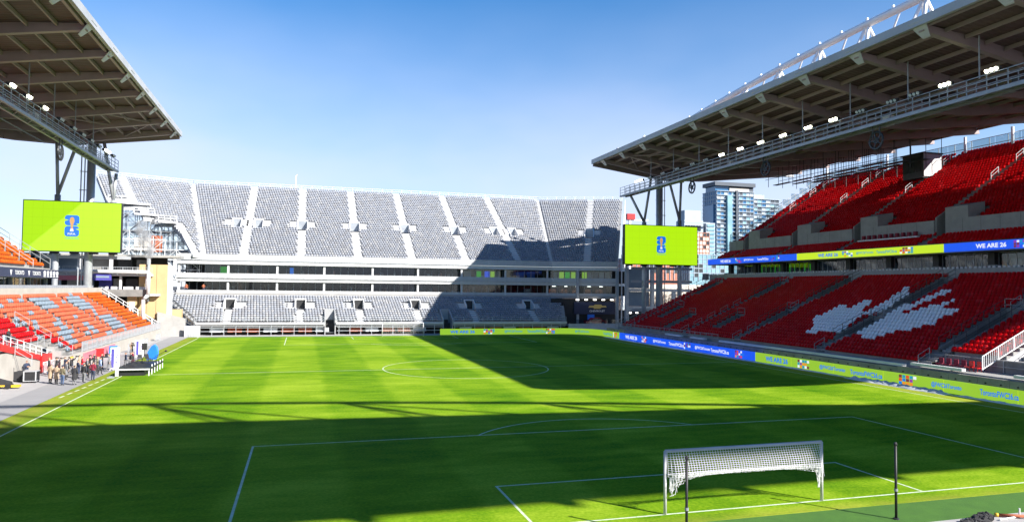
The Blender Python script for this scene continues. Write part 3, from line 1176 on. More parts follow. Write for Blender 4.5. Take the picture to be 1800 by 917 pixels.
# front wall behind the advertising boards, capping, platforms
for k in range(34):
    y = 2 + k * 2.9
    MB().box(38.6, 39.0 if y < 97 else 39.0, y + .012, y + 2.888, 0, 1.62 + (.1 if y < 30 else 0)).build('wall_panel', 'concrete_wall', ET)
    for dy in (.7, 2.1):
        MB().box(38.52, 38.6, y + dy, y + dy + .09, 1.2, 1.32).build('bracket', 'black', ET)
MB().box(39.0, 40.0, 2, 98.6, 1.2, 1.5).build('walkway', 'concrete', ET)
MB().box(38.75, 39.25, 30.5, 62.5, 1.72, 1.98).build('capping', 'tarp', ET)
MB().box(38.8, 39.25, 73.0, 78.0, 1.72, 1.95).build('capping', 'tarp', ET)
MB().box(38.8, 39.25, 66.3, 70.3, 1.72, 1.95).build('capping', 'tarp', ET)
MB().box(38.8, 39.25, 24.0, 29.6, 1.95, 2.2).build('capping', 'tarp', ET)
MB().box(38.8, 39.25, 8.0, 19.2, 1.95, 2.2).build('capping', 'tarp', ET)
MB().box(39.0, 42.3, 18.4, 28.9, 1.5, 1.85).build('viewing_platform', 'concrete', ET)
MB().box(42.2, 42.4, 18.4, 28.9, 1.86, 3.0).build('platform_wall', 'concrete_dark', ET)
mb = MB()
rail(mb, [(40.6, 23.5, 2.1), (50, 23.5, 6.4)], 1.2, 2.0, .04, (1, .06), .26)
mb.build('picket_rail', 'white_steel', ET)
rail(MB(), [(42.1, 18.8, 1.86), (42.1, 28.6, 1.86)], 1.1, 2, .03, (1, .5)).build('guard_rail', 'grey_steel', ET)
rail(MB(), [(39.3, 63.5, 1.5), (39.3, 98, 1.5)], 1.2, 1.6, .03, (1, .5), .5).build('guard_rail', 'grey_steel', ET)
MB().box(40.0, 46.0, 4, 17.9, .3, 1.87).build('platform_block', 'white_paint', ET)
MB().prism([(42.4, 23.2, 1.5), (50, 23.2, 1.5), (50, 23.2, 6.1), (42.4, 23.2, 2.6)], (0, .28, 0)).build('stair_wall', 'white_paint', ET)
for k in range(9):
    MB().box(42.5 + k * .8, 43.3 + k * .8, 17.3, 23.1, 1.4, 2.0 + k * .42).build('step', 'concrete', ET)
rail(MB(), [(42.6, 20.4, 2.1), (49, 20.4, 5.6)], 1.0, 2.2, .03, (1, .5)).build('hand_rail', 'dark_steel', ET)
for k in range(6):
    y = 28.2 - k * .8
    mb = MB().box(40.6, 41.1, y - .24, y + .24, 2.15, 2.25)
    mb.box(41.08, 41.16, y - .24, y + .24, 2.25, 2.75)
    for dx in (.62, 1.05):
        mb.bar((40 + dx, y - .2, 1.85), (40 + dx, y - .2, 2.15), .03)
        mb.bar((40 + dx, y + .2, 1.85), (40 + dx, y + .2, 2.15), .03)
    o = mb.build('folding_chair', 'plastic_red' if k > 3 else 'cloth_maroon')
    tag(o, ['dark folding chair farthest along the viewing platform, first of four', 'dark folding chair, second of four on the viewing platform', 'dark folding chair, third of four on the viewing platform', 'dark folding chair next to the red pair on the viewing platform',
            'bright red folding chair beside the dark ones on the viewing platform', 'bright red folding chair nearest the picket rail on the viewing platform'][k], 'chair', 'folding chairs on the viewing platform')
# box level: parapet, glazing, dark columns
MB().box(60.75, 61.0, Y0E, Y1E + 1.5, 10.4, 12.0).build('parapet', 'concrete', ET)
MB().box(60.7, 60.75, Y0E, Y1E + 1.5, 10.75, 10.85).build('parapet_trim', 'white_paint', ET)
MB().box(61.0, 67, Y0E, Y1E + 1.5, 10.9, 11.1).build('floor_slab', 'concrete', ET)
for k in range(31):                                 # small white seat backs along the parapet top
    y = Y0E + .6 + k * 3.1
    mb = MB()
    for j in range(5):
        mb.box(60.8, 60.95, y + j * .6, y + j * .6 + .34, 12.0, 12.2)
    mb.build('seat_backs', 'white_paint', ET)['kind'] = 'stuff'
for k in range(13):
    y = Y0E + 3 + k * 7.9
    MB().box(61.05, 61.7, y, y + 1.4, 11.1, 12.35).build('divider', 'concrete_dark', ET)
MB().box(66.5, 66.7, Y0E, Y1E, 11.1, 14.2).build('room_wall', 'interior', ET)
for k in range(12):
    y1 = Y1E - 2 - k * 7.9
    MB().box(62.8, 63.5, y1 - .9, y1, 11.1, 14.1).build('column', 'black', ET)
    if y1 - 7.9 > Y0E:
        gl_ = 3 <= 0
        pane_row(ET, (63.4, y1 - 1.0), (63.4, y1 - 7.8), 11.9, 13.95, 6)
        if k in (1, 2):
            for j in range(5):
                MB().box(63.9, 64.0, y1 - 1.2 - j * 1.3, y1 - .05 - j * 1.3 - 1.05 + 0.0, 12.1, 13.6).build('display_panel', 'led_green', ET)
        elif k > 3:
            for j in range(4):
                MB().box(64.6, 64.7, y1 - 1.6 - j * 1.7, y1 - 2.9 - j * 1.7, 12.0, 13.2).build('display_panel', 'seat_slate' if (j + k) % 3 else 'concrete_dark', ET)
# upper tier
MB().box(60.25, 60.5, Y0E, Y1E + 1.2, 13.95, 15.15).build('fascia', 'concrete_dark', ET)
MB().box(60.5, 66.6, Y0E, Y1E, 13.95, 14.15).build('floor_slab', 'concrete_dark', ET)
eu = Deck((60.6, 0), (0, 1), (1, 0), 15.0, .34, .8, 5, lambda d: Y0E, lambda d: Y1E)
vy = [93.0, 79.0, 64.5, 49.5, 35.0, 20.0]
eu.terrace(ET, 'concrete', skirt=.3)
for y in vy:
    eu.stairs(ET, y, 0, 5, 'concrete_dark', .5)
place_seats(ET, eu.seats((), [(y, 0, 5) for y in vy], .52, .7), red_seat)
et = Deck((64.6, 0), (0, 1), (1, 0), 18.1, .5, .8, 28, lambda d: Y0E, lambda d: Y1E)
vc = [(y - .9, y + .9, 0, 3) for y in vy]
et.terrace(ET, 'concrete', vc, skirt=1.6)
prev = Y1E
for y in vy + [Y0E - .9]:
    MB().box(64.35, 64.6, y + .9, prev, 16.2, 18.75).build('parapet', 'concrete', ET)
    for j in range(int((prev - y - 1.2) / 2.6)):
        MB().box(64.33, 64.345, prev - (j + 1) * 2.6, prev - (j + 1) * 2.6 + .05, 16.4, 18.7).build('parapet_joint', 'concrete_dark', ET)
    prev = y - .9
for c in vc:
    yc = (c[0] + c[1]) / 2
    et.vomitory(ET, *c, 'concrete', 'black', par=1.0, wall=.2, drop=1.4)
    # wedge-shaped concrete hood on the near side
    y = c[0] - .002
    MB().prism([(64.36, y, 18.2), (67.2, y, 19.2), (67.2, y, 20.9), (64.36, y, 20.3)], (0, -3.4, 0)).build('entrance_hood', 'concrete', ET)
aT = [(y + 1.6, 3, 28) for y in vy]
for y, a, b in aT:
    et.stairs(ET, y, a, b, 'concrete_dark', .45)
    for k in (14, 20, 24):
        rail(MB(), [et.P(y + .45, k * .8 + .2, et.z(k)), et.P(y + .45, (k + 2) * .8, et.z(k + 2))], .95, 2.5, .03).build('hand_rail', 'galvanised', ET)
place_seats(ET, et.seats(vc + [(c[0] - 3.5, c[0] + .3, 0, 4) for c in vc], aT, .52, .6), red_seat)
# wheelchair platform with folded chairs on the lower part of the upper tier
for y0, y1 in ((66.2, 77.6), (51.5, 63.0)):
    pass
MB().box(63.2, 64.34, 52.0, 63.0, 16.55, 16.75).build('viewing_platform', 'tarp', ET)
mb = MB()
for k in range(10):
    mb.box(63.5, 63.9, 52.6 + k * 1.05, 53.0 + k * 1.05, 16.78, 17.4)
mb.build('stored_chairs', 'cloth_maroon', ET)['kind'] = 'stuff'
# back screen and glazed rail along the top
zt = et.z(27)
mb = MB()
rail(mb, [(87.0, Y1E, zt), (87.0, Y0E, zt)], 2.2, 3.2, .05, (1, .5))
mb.build('top_rail', 'galvanised', ET)
for k in range(22):
    y = Y1E - .1 - k * 4.3
    MB().box(87.04, 87.07, y - 4.2, y, zt + .1, zt + 2.15).build('glass_panel', 'glass', ET)
for pa, pb, hh in (((60.6, Y1E - .05, 15.0), (64.6, Y1E - .05, 17.0), 1.2), ((64.6, Y1E - .05, 18.7), (87, Y1E - .05, zt), 1.5), ((40.2, Y1E + .1, 1.9), (60.8, Y1E + .1, 11), 1.3)):
    rail(MB(), [pa, pb], hh, 2.0, .035, (1, .5)).build('end_rail', 'grey_steel', ET)
for k in range(11):
    MB().box(64.7 + k * 2.05, 66.7 + k * 2.05, Y1E - .03, Y1E - .005, 18.9 + k * 1.28, 20.2 + k * 1.28).build('glass_panel', 'glass', ET)
# under-side frame of the stand seen at its far end
for x, z in ((48, 4.5), (56, 8.2), (66, 18.6), (74, 24), (82, 29)):
    MB().box(x - .4, x + .4, Y1E - 1.6, Y1E - .8, 0, z).build('frame_column', 'concrete', ET)
# back posts carrying the roof
for y in (96.9, 81, 64.75, 56.6, 40, 24):
    MB().tube((86.6, y, zt), (86.6, y, 34.6), .22, 8).build('roof_post', 'white_steel', ET)

# spotter booth high on the tier
bt = thing('commentary_booth', 'dark boxed booth standing on the top rows under the right roof', 'booth', (80, 67, 28))
MB().box(78.2, 82, 65.2, 69.2, 27.6, 31.5).build('cabin', 'dark_steel', bt)
for k in range(3):
    MB().box(78.14, 78.2, 65.5 + k * 1.25, 66.6 + k * 1.25, 28.6, 31.0).build('window_pane', 'window_dark', bt)
MB().box(78.3, 82, 65.05, 65.2, 27.8, 31.7).build('side_screen', 'aluminium', bt)
MB().box(78.0, 82.2, 64.9, 69.5, 31.5, 31.7).build('cabin_roof', 'dark_steel', bt)

# ================================================================ west stand (left)
WT = thing('grandstand', 'sunlit grandstand of orange and red seats along the left touchline', 'grandstand', (-48, 70, 0))
wl_ = Deck((-40.9, 0), (0, 1), (-1, 0), 1.5, .445, .68, 13, lambda d: 22, lambda d: 107.2)
wa = [(y, 0, 13) for y in (96.2, 84.0, 71.6, 59.4, 47.4, 35.2)]
wcut = [(22, 58.6, 0, 3)]
wl_.terrace(WT, 'concrete', wcut, skirt=1.5)
for y, a, b in wa:
    wl_.stairs(WT, y, 3 if y < 58.6 else 0, 13, 'concrete_dark', .42)


def west_colour(q):
    x, y, z, a, i, s = q
    if y > 96.2:
        return 'seat_orange'
    # grey patches let into the coloured rows
    for (ya, yb, i0, i1) in ((84.5, 91, 8, 12), (71, 78, 9, 12), (84.8, 91.5, 2, 6), (66.5, 69.5, 3, 6), (63, 66, 1, 4), (75, 77.5, 2, 5)):
        if ya + (i - i0) * .4 < y < yb + (i - i0) * .4 and i0 <= i < i1:
            return 'seat_slate'
    h = math.sin(math.floor(y / 1.6) * 12.9898 + i * 78.233) * 43758.5453
    h -= math.floor(h)
    if y < 92 and h > .90:
        return 'seat_slate'
    if y < 62.5 - max(0, i - 3) * 1.05:
        return 'seat_red' if y > 52 + i * .3 else 'seat_red_faded'
    return 'seat_pink'


# short runs of seats with dark gaps in the near rows
place_seats(WT, wl_.seats(wcut, wa, .52, .5), west_colour, singles=300)
for k in range(30):
    y = 22 + k * 2.84
    xw = -42.9 if y < 56 else -40.9
    MB().box(xw, xw + .3, y + .012, y + 2.828, 0, 1.5 if y > 56 else 2.75).build('wall_panel', 'wall_cream', WT)
MB().box(-42.9, -40.9, 58.75, 59.0, 0, 1.5).build('return_wall', 'wall_cream', WT)
mb = MB()
rail(mb, [(-40.7, 62.5, 1.5), (-40.7, 107, 1.5)], 1.1, 1.9, .04, (1, .08), .22)
mb.build('picket_rail', 'galvanised', WT)
rail(MB(), [(-42.6, 40, 2.75), (-42.6, 58.6, 2.75)], .95, 1.9, .02, (1, .5)).build('guard_rail', 'galvanised', WT)
rail(MB(), [(-42.45, 46, 3.6), (-42.45, 58.8, 1.15)], .8, 1.6, .025, (1, .5)).build('ramp_rail', 'white_steel', WT)
for yr in (60.2, 48.4):
    for k in (0, 3, 6):
        rail(MB(), [wl_.P(yr, k * .68 + .1, wl_.z(k)), wl_.P(yr, k * .68 + 1.45, wl_.z(k + 2))], .95, 2.0, .025).build('hand_rail', 'galvanised', WT)
mb = MB()
rail(mb, [(-40.9, 107.2, 1.5), (-49.8, 107.2, 7.4)], 1.0, 1.4, .04, (1, .5))
mb.build('end_rail', 'white_steel', WT)
MB().box(-40.56, -40.5, 62.5, 76, .35, 1.35).build('hanging_banner', 'banner_pink', WT)
MB().prism([(-42.4, 55.6, .1), (-42.4, 58.9, .1), (-42.4, 58.9, 1.75), (-42.4, 55.6, 1.95)], (-.12, 0, 0)).build('red_hoarding', 'plastic_red', WT)
rail(MB(), [(-42.2, 55.4, 0), (-42.2, 59, 0)], 1.1, 1.2, .03, (1, .1), .3).build('guard_rail', 'white_steel', WT)
MB().prism([(-42.5, 45.6, 3.1), (-42.5, 58.8, .75), (-42.5, 58.8, 1.2), (-42.5, 45.6, 3.75)], (-.08, 0, 0)).build('red_hoarding', 'plastic_red', WT)
# box level and navy ribbon
MB().box(-50.3, -49.75, 22, 107.2, 7.0, 8.35).build('parapet', 'wall_cream', WT)
MB().box(-56, -50.3, 22, 103, 7.3, 7.5).build('floor_slab', 'concrete', WT)
MB().box(-54, -53.8, 22, 87.5, 7.5, 9.7).build('room_wall', 'interior', WT)
for k in range(9):
    y1 = 87.3 - k * 6.2
    MB().box(-52.1, -51.7, y1 - .4, y1, 7.5, 9.7).build('column', 'concrete', WT)
    pane_row(WT, (-52.0, y1 - .45), (-52.0, y1 - 6.1), 7.6, 9.65, 4)
    for j in range(2):
        MB().box(-53.4, -53.3, y1 - 1 - j * 2.6, y1 - 2.4 - j * 2.6, 7.6, 9.3).build('curtain', 'ochre' if (j + k) % 2 else 'wall_cream', WT)
mb = MB()
for k in range(100):
    y = 23 + k * .82
    mb.box(-50.85, -50.4, y, y + .5, 8.2, 8.72)
mb.build('box_seat_backs', 'seat_grey', WT)['kind'] = 'stuff'
MB().box(-52, -50.6, 22, 87.5, 9.65, 10.85).build('fascia', 'concrete', WT)
wu = Deck((-51.2, 0), (0, 1), (-1, 0), 11.0, .56, .8, 14, lambda d: 22, lambda d: 86.4)
wu.terrace(WT, 'concrete', skirt=.4)
wua = [(y, 0, 14) for y in (79.5, 68, 56)]
for y, a, b in wua:
    wu.stairs(WT, y, 0, 14, 'concrete', .5)
    mb = MB()
    rail(mb, [wu.P(y + .5, 0, 11), wu.P(y + .5, 8, 16.6)], 1, 2, .035)
    mb.build('hand_rail', 'galvanised', WT)
place_seats(WT, wu.seats((), wua, .52, .6), lambda q: 'seat_orange')
rail(MB(), [(-51.2, 86.5, 11), (-62.4, 86.5, 18.6)], 1.3, 1.5, .035).build('end_rail', 'grey_steel', WT)
rail(MB(), [(-55, 92, 10.6), (-66, 92, 14.5)], 1.2, 1.5, .05, (1, .66, .33)).build('end_rail', 'grey_steel', WT)
MB().box(-62.4, -51.6, 86.6, 87.0, 9.7, 11).build('end_wall', 'grey_steel', WT)
for x, z in ((-53, 11.6), (-57, 14.6), (-61, 17)):
    MB().box(x - .3, x + .3, 86.0, 86.5, 0, z - .4).build('frame_column', 'concrete', WT)

# navy ribbon with white lettering
rb = thing('ribbon_board', 'navy ribbon board with white lettering on the left balcony', 'ribbon board', (-50.5, 60, 9.65))
MB().box(-50.58, -50.45, 22, 87.4, 9.68, 10.78).build('panel', 'navy', rb)
for y in (78.9, 73.2, 62, 56):
    lettering('TORONTO', (-50.44, y, 10.22), (0, 1, 0), (0, 0, 1), 2.9, .5, 'text_white', rb)
    MB().prism([(-50.44, y - 2.3, 10.5), (-50.44, y - 2.9, 10.5), (-50.44, y - 2.6, 9.85)], (.015, 0, 0)).build('emblem', 'text_white', rb)
for k in range(5):
    y = 81.6 + k * 1.25
    mb = MB()
    mb.prism([(-50.44, y, 10.0), (-50.44, y + .6, 10.0), (-50.44, y + .7, 10.5), (-50.44, y + .3, 10.62), (-50.44, y - .1, 10.5)], (.015, 0, 0))
    mb.box(-50.44, -50.425, y - .1, y + .7, 9.82, 9.92)
    mb.build('emblem', 'text_white', rb)
# ================================================================ roofs
PROF = [(38.5, 34.05), (54.5, 31.9), (63, 32.2), (85, 34.5)]      # underside height across the roof


def und(x):
    for (a, za), (b, zb) in zip(PROF, PROF[1:]):
        if a <= x <= b:
            return za + (zb - za) * (x - a) / (b - a)
    return PROF[-1][1]


RIBY = [-.2 + 8.35 * k - 8.35 + .15 for k in range(0, 14)]


def roof(label, sgn, ya, yb, arch=None):
    X = lambda x: sgn * x
    R = thing('stadium_roof', label, 'roof', (X(60), (ya + yb) / 2, 32))
    top = .75
    for (a, za), (b, zb) in zip(PROF, PROF[1:]):
        MB().hexa([(X(a), ya, za + top), (X(b), ya, zb + top), (X(b), yb, zb + top), (X(a), yb, za + top),
                   (X(a), ya, za + top + .25), (X(b), ya, zb + top + .25), (X(b), yb, zb + top + .25), (X(a), yb, za + top + .25)]).build('roof_sheet', 'roof_deck', R)
    # corrugation seams
    MB().box(X(38.1), X(38.5), ya - .1, yb + .1, 34.35, 35.2).build('fascia', 'roof_fascia', R)
    MB().bar((X(38.9), ya, 34.5), (X(38.9), yb, 34.5), .3, .5).build('edge_beam', 'roof_rib', R)
    for yy in (ya, yb):
        for (a, za), (b, zb) in zip(PROF, PROF[1:]):
            MB().bar((X(a), yy, za + .5), (X(b), yy, zb + .5), .3, 1.3).build('end_fascia', 'roof_rib', R)
    ys = [y for y in np.arange(102.9, ya + 1, -8.35)]
    for y in ys:
        mb = MB()
        mb.bar((X(38.7), y, 34.25), (X(54.5), y, 32.2), .6, .65, h2=1.7)
        mb.bar((X(54.5), y, 32.2), (X(63), y, 32.4), .6, 1.7)
        mb.bar((X(63), y, 32.4), (X(85), y, 34.7), .6, 1.7, h2=.9)
        mb.build('rib', 'roof_rib', R)
        MB().prism([(X(38.05), y - .95, 34.75), (X(38.05), y + .95, 34.75), (X(39.2), y + .42, 33.45), (X(39.2), y - .42, 33.45)], (sgn * .15, 0, -.08)).build('gusset', 'white_paint', R)
    for k in range(len(ys) - 1):
        for x in (41.2, 43.7, 46.2, 48.7, 51.2, 53.7, 57, 60.3, 63.6, 67, 71, 75.5, 80, 84.5):
            z = und(x) + .48
            MB().bar((X(x), ys[k] - .38, z), (X(x), ys[k + 1] + .38, z), .17, .4).build('purlin', 'roof_rib', R)
    for k in (1, 2):                                   # wind bracing in the last bays
        for x0, x1 in ((40.5, 46.2), (46.2, 52.5)):
            a, b = (x0, x1) if k % 2 else (x1, x0)
            MB().bar((X(a), ys[k], und(a) + .1), (X(b), ys[k - 1], und(b) + .1), .16, .16).build('brace', 'roof_rib', R)
    # trusses: curved white arch with raking legs
    if arch:
        xa, zf = arch
        mb = MB()
        pts = [Vector((X(xa), y, zf(y))) for y in np.linspace(ya + 2, yb - 2, 44)]
        for p, q in zip(pts, pts[1:]):
            mb.tube(p, q, .46, 12, caps=False)
        mb.build('arch_chord', 'white_steel', R, True)
        for i, y in enumerate(ys):
            z = zf(y)
            zr = und(xa) + 1
            if z - zr < 1.2 or y > yb - 2:
                continue
            mb = MB()
            for dx in (-2.6, 2.6):
                for dy in (-1.9, 1.9):
                    mb.tube((X(xa), y + dy * .12, z - .3), (X(xa + dx), y + dy, und(xa + dx) + 1.02), .19, 7, r2=.24)
            mb.tube((X(xa), y - 5.0, zf(y - 5.0) - .3), (X(xa), y - .6, zr), .13, 6)
            mb.build('arch_leg', 'white_steel', R)
            for j in range(2):
                yy = y - j * 4
                MB().box(X(xa) - .12, X(xa) + .12, yy - .12, yy + .12, zf(yy) + .4, zf(yy) + .75).build('arch_lamp', 'white_steel', R)
    return R, ys


archE = lambda y: 41.8 - .00093 * (y - 34) ** 2
RE_, ysE = roof('steel canopy roof with white arch over the right-hand red stand', 1, -7.8, 107.4, (48, archE))
RW_, ysW = roof('brown-ribbed steel canopy roof over the left-hand stand', -1, -6.4, 106.6)

# unseen upstand and blocks added on the right roof to shape its far-stand shadow
MB().box(43.5, 86, 106.6, 107.3, 34.2, 37.9).build('shadow_upstand', 'roof_fascia', RE_)
for k in range(4):
    MB().box(66 + k * 1.4, 67.2 + k * 1.4, 103.6, 106.4, 34, 42.2 + (k % 2) * 1.5).build('shadow_block', 'galvanised', RE_)
MB().tube((53.5, 106, 34.5), (49, 106, 40.6), .3, 8).build('arch_end', 'white_steel', RE_)
MB().tube((57.5, 106, 34.5), (53, 106, 40.8), .3, 8).build('arch_end', 'white_steel', RE_)
# the roof over the near end: it stands above and behind the camera and throws the long shadow band
SR = thing('stadium_roof', 'canopy roof with arch above the near end behind the camera', 'roof', (10, -27, 34))
sf = lambda x: -16.2 - .079 * (x + 2)                   # front edge line
mb = MB()
for x0, x1 in ((-42, 0), (0, 40), (40, 90)):
    mb.hexa([(x0, -38.8, 33.6), (x1, -38.8, 33.6), (x1, sf(x1), 33.6), (x0, sf(x0), 33.6), (x0, -38.8, 34.2), (x1, -38.8, 34.2), (x1, sf(x1), 34.2), (x0, sf(x0), 34.2)])
mb.build('roof_sheet', 'roof_deck', SR)
for k in range(16):
    x = -40 + k * 8.35
    MB().bar((x, -38.4, 33.3), (x, sf(x) - .2, 33.5), .6, 1.2, h2=.6).build('rib', 'roof_rib', SR)
archS = lambda x: 49 - .0031 * x * x
mb = MB()
pts = [Vector((x, -25.5, archS(x))) for x in np.linspace(-44, 66, 44)]
for p, q in zip(pts, pts[1:]):
    mb.tube(p, q, .42, 10, caps=False)
mb.build('arch_chord', 'white_steel', SR, True)
for x in (-40, -28, -16, -4, 8, 20, 32, 44, 56):
    z = archS(x)
    if z < 36:
        continue
    mb = MB()
    for dx in (-3.2, -1.2, 1.2, 3.2):
        mb.tube((x, -25.5, z), (x + dx, -25.5 + (4.5 if abs(dx) > 2 else -2), 34.1), .17, 7)
    mb.build('arch_leg', 'white_steel', SR)
for x in (-38, 66, 86):
    MB().box(x - .5, x + .5, -36.8, -35.8, 0, 33.6).build('roof_column', 'grey_steel', SR)
# stand under it
STt = thing('grandstand', 'concrete near-end grandstand below the camera', 'grandstand', (0, -30, 0))
sd = Deck((0, -7), (1, 0), (0, -1), .9, .35, .85, 17, lambda d: -32, lambda d: 32)
sd.terrace(STt, 'concrete', skirt=.9)

# ================================================================ lighting gantries under the roof edges
def gantry(label, x, z, ya, yb, floods, reels, sgn):
    G = thing('lighting_gantry', label, 'gantry', (x, (ya + yb) / 2, z))
    n = round((yb - ya) / 2.1)
    st = (yb - ya) / n
    mb = MB()
    for dx in (-.6, .6):
        mb.bar((x + dx, ya, z), (x + dx, yb, z), .28, .32)
    mb.build('walkway_beam', 'grey_steel', G)
    MB().box(x - .55, x + .55, ya, yb, z + .1, z + .15).build('grating', 'dark_steel', G)
    for dx in (-.62, .62):
        mb = MB()
        for zz in (.6, 1.15, 1.7):
            mb.bar((x + dx, ya, z + zz), (x + dx, yb, z + zz), .075)
        for k in range(n + 1):
            y = ya + k * st
            mb.bar((x + dx, y, z), (x + dx, y, z + 1.75), .075)
        mb.build('handrail', 'grey_steel', G)
    mb = MB()
    for k in range(n):
        y = ya + k * st
        s_ = 1 if k % 2 else -1
        mb.bar((x - .6 * s_, y, z - .1), (x + .6 * s_, y + st, z - .1), .09)
    mb.build('lattice', 'grey_steel', G)
    for y in np.arange(yb - 12, ya, -8.35):               # hangers up to the ribs
        MB().bar((x, y, z + 1.7), (x, y, und(abs(x)) + .3), .1).build('hanger', 'grey_steel', G)
    hb = None
    for y, on in floods:
        f = MB()
        f.box(x - .62 * sgn - .18, x - .62 * sgn + .18, y - .72, y + .72, z + 1.78, z + 2.1)
        fo = f.build('floodlight', 'dark_steel', G)
        for j in range(3):
            xx = x - sgn * .82
            MB().tube((xx, y - .48 + j * .48, z + 1.94), (xx - sgn * .07, y - .48 + j * .48, z + 1.9), .16, 14, r2=.18).build('lens', 'flood_lens' if on else 'tarp', fo)
    for y in reels:
        o = MB()
        c = (x - sgn * .2, y, z - 1.75)
        o.ring(c, 'x', .95, .13, 18)
        o.ring(c, 'x', .32, .1, 10)
        for k in range(5):
            a = 2 * math.pi * k / 5
            o.bar(c, (c[0], c[1] + .95 * math.cos(a), c[2] + .95 * math.sin(a)), .11)
        o.bar((c[0], y - .5, z - .1), (c[0], y - .5, z - 1.6), .1)
        o.bar((c[0], y + .5, z - .1), (c[0], y + .5, z - 1.6), .1)
        o.build('fan_wheel', 'dark_steel', G)
    return G


fE = [(y, True) for y in (95.6, 97.2, 68.5, 63.7, 58.9, 54.1, 49.2, 44.8, 24.3, 29.3)] + [(y, False) for y in (92, 87, 82, 77, 73, 40.5, 36, 33, 20)]
gantry('long steel lighting gantry with lit floodlights under the right-hand roof', 44, 27.7, 6, 105, fE, (78.2, 58.7, 38.8), 1)
fW = [(y, True) for y in (92.2, 93.9, 66.2, 61.2, 56.7)] + [(y, False) for y in (97, 89, 85, 81, 77, 72)]
gantry('steel lighting gantry with lit floodlights under the left-hand roof', -47, 26.9, 30, 100.5, fW, (74.0,), -1)
# loudspeaker clusters and cable trays hung from the ribs
for sg, ysr, lab in ((1, ysE, 'right'), (-1, ysW, 'left')):
    par = RE_ if sg > 0 else RW_
    for k, y in enumerate(ysr[1:10:2]):
        MB().box(sg * 50.6, sg * 51.5, y - .5, y + .5, 29.4, 30.6).build('loudspeaker', 'tarp' if k % 2 else 'dark_steel', par)
        MB().bar((sg * 51, y, 30.6), (sg * 51, y, 31.4), .1).build('speaker_bracket', 'dark_steel', par)
    for x in (57.5,):
        MB().bar((sg * x, ysr[0], und(x) - .35 - (.4 if x > 50 else 0)), (sg * x, ysr[-1], und(x) - .35 - (.4 if x > 50 else 0)), .22, .1).build('cable_tray', 'grey_steel', par)
# hung rigging platform below the right-hand roof
RG = thing('rigging_platform', 'dark scaffold working platform hung beneath the right-hand roof', 'scaffold', (74, 80, 29))
for k in range(3):
    for j in range(5):
        MB().box(69 + k * 4.4, 69.9 + k * 4.4, 64 + j * 5.6, 68.6 + j * 5.6, 29.3 + k * .5, 29.4 + k * .5).build('deck_board', 'dark_steel', RG)
for x in np.arange(68, 81, 3.2):
    mb = MB()
    for y in np.arange(64, 93, 3.0):
        mb.bar((x, y, 28.9), (x, y, und(x) + .4), .07)
    mb.bar((x, 64, 30.4), (x, 92, 30.4), .07)
    mb.build('hanger_row', 'dark_steel', RG)

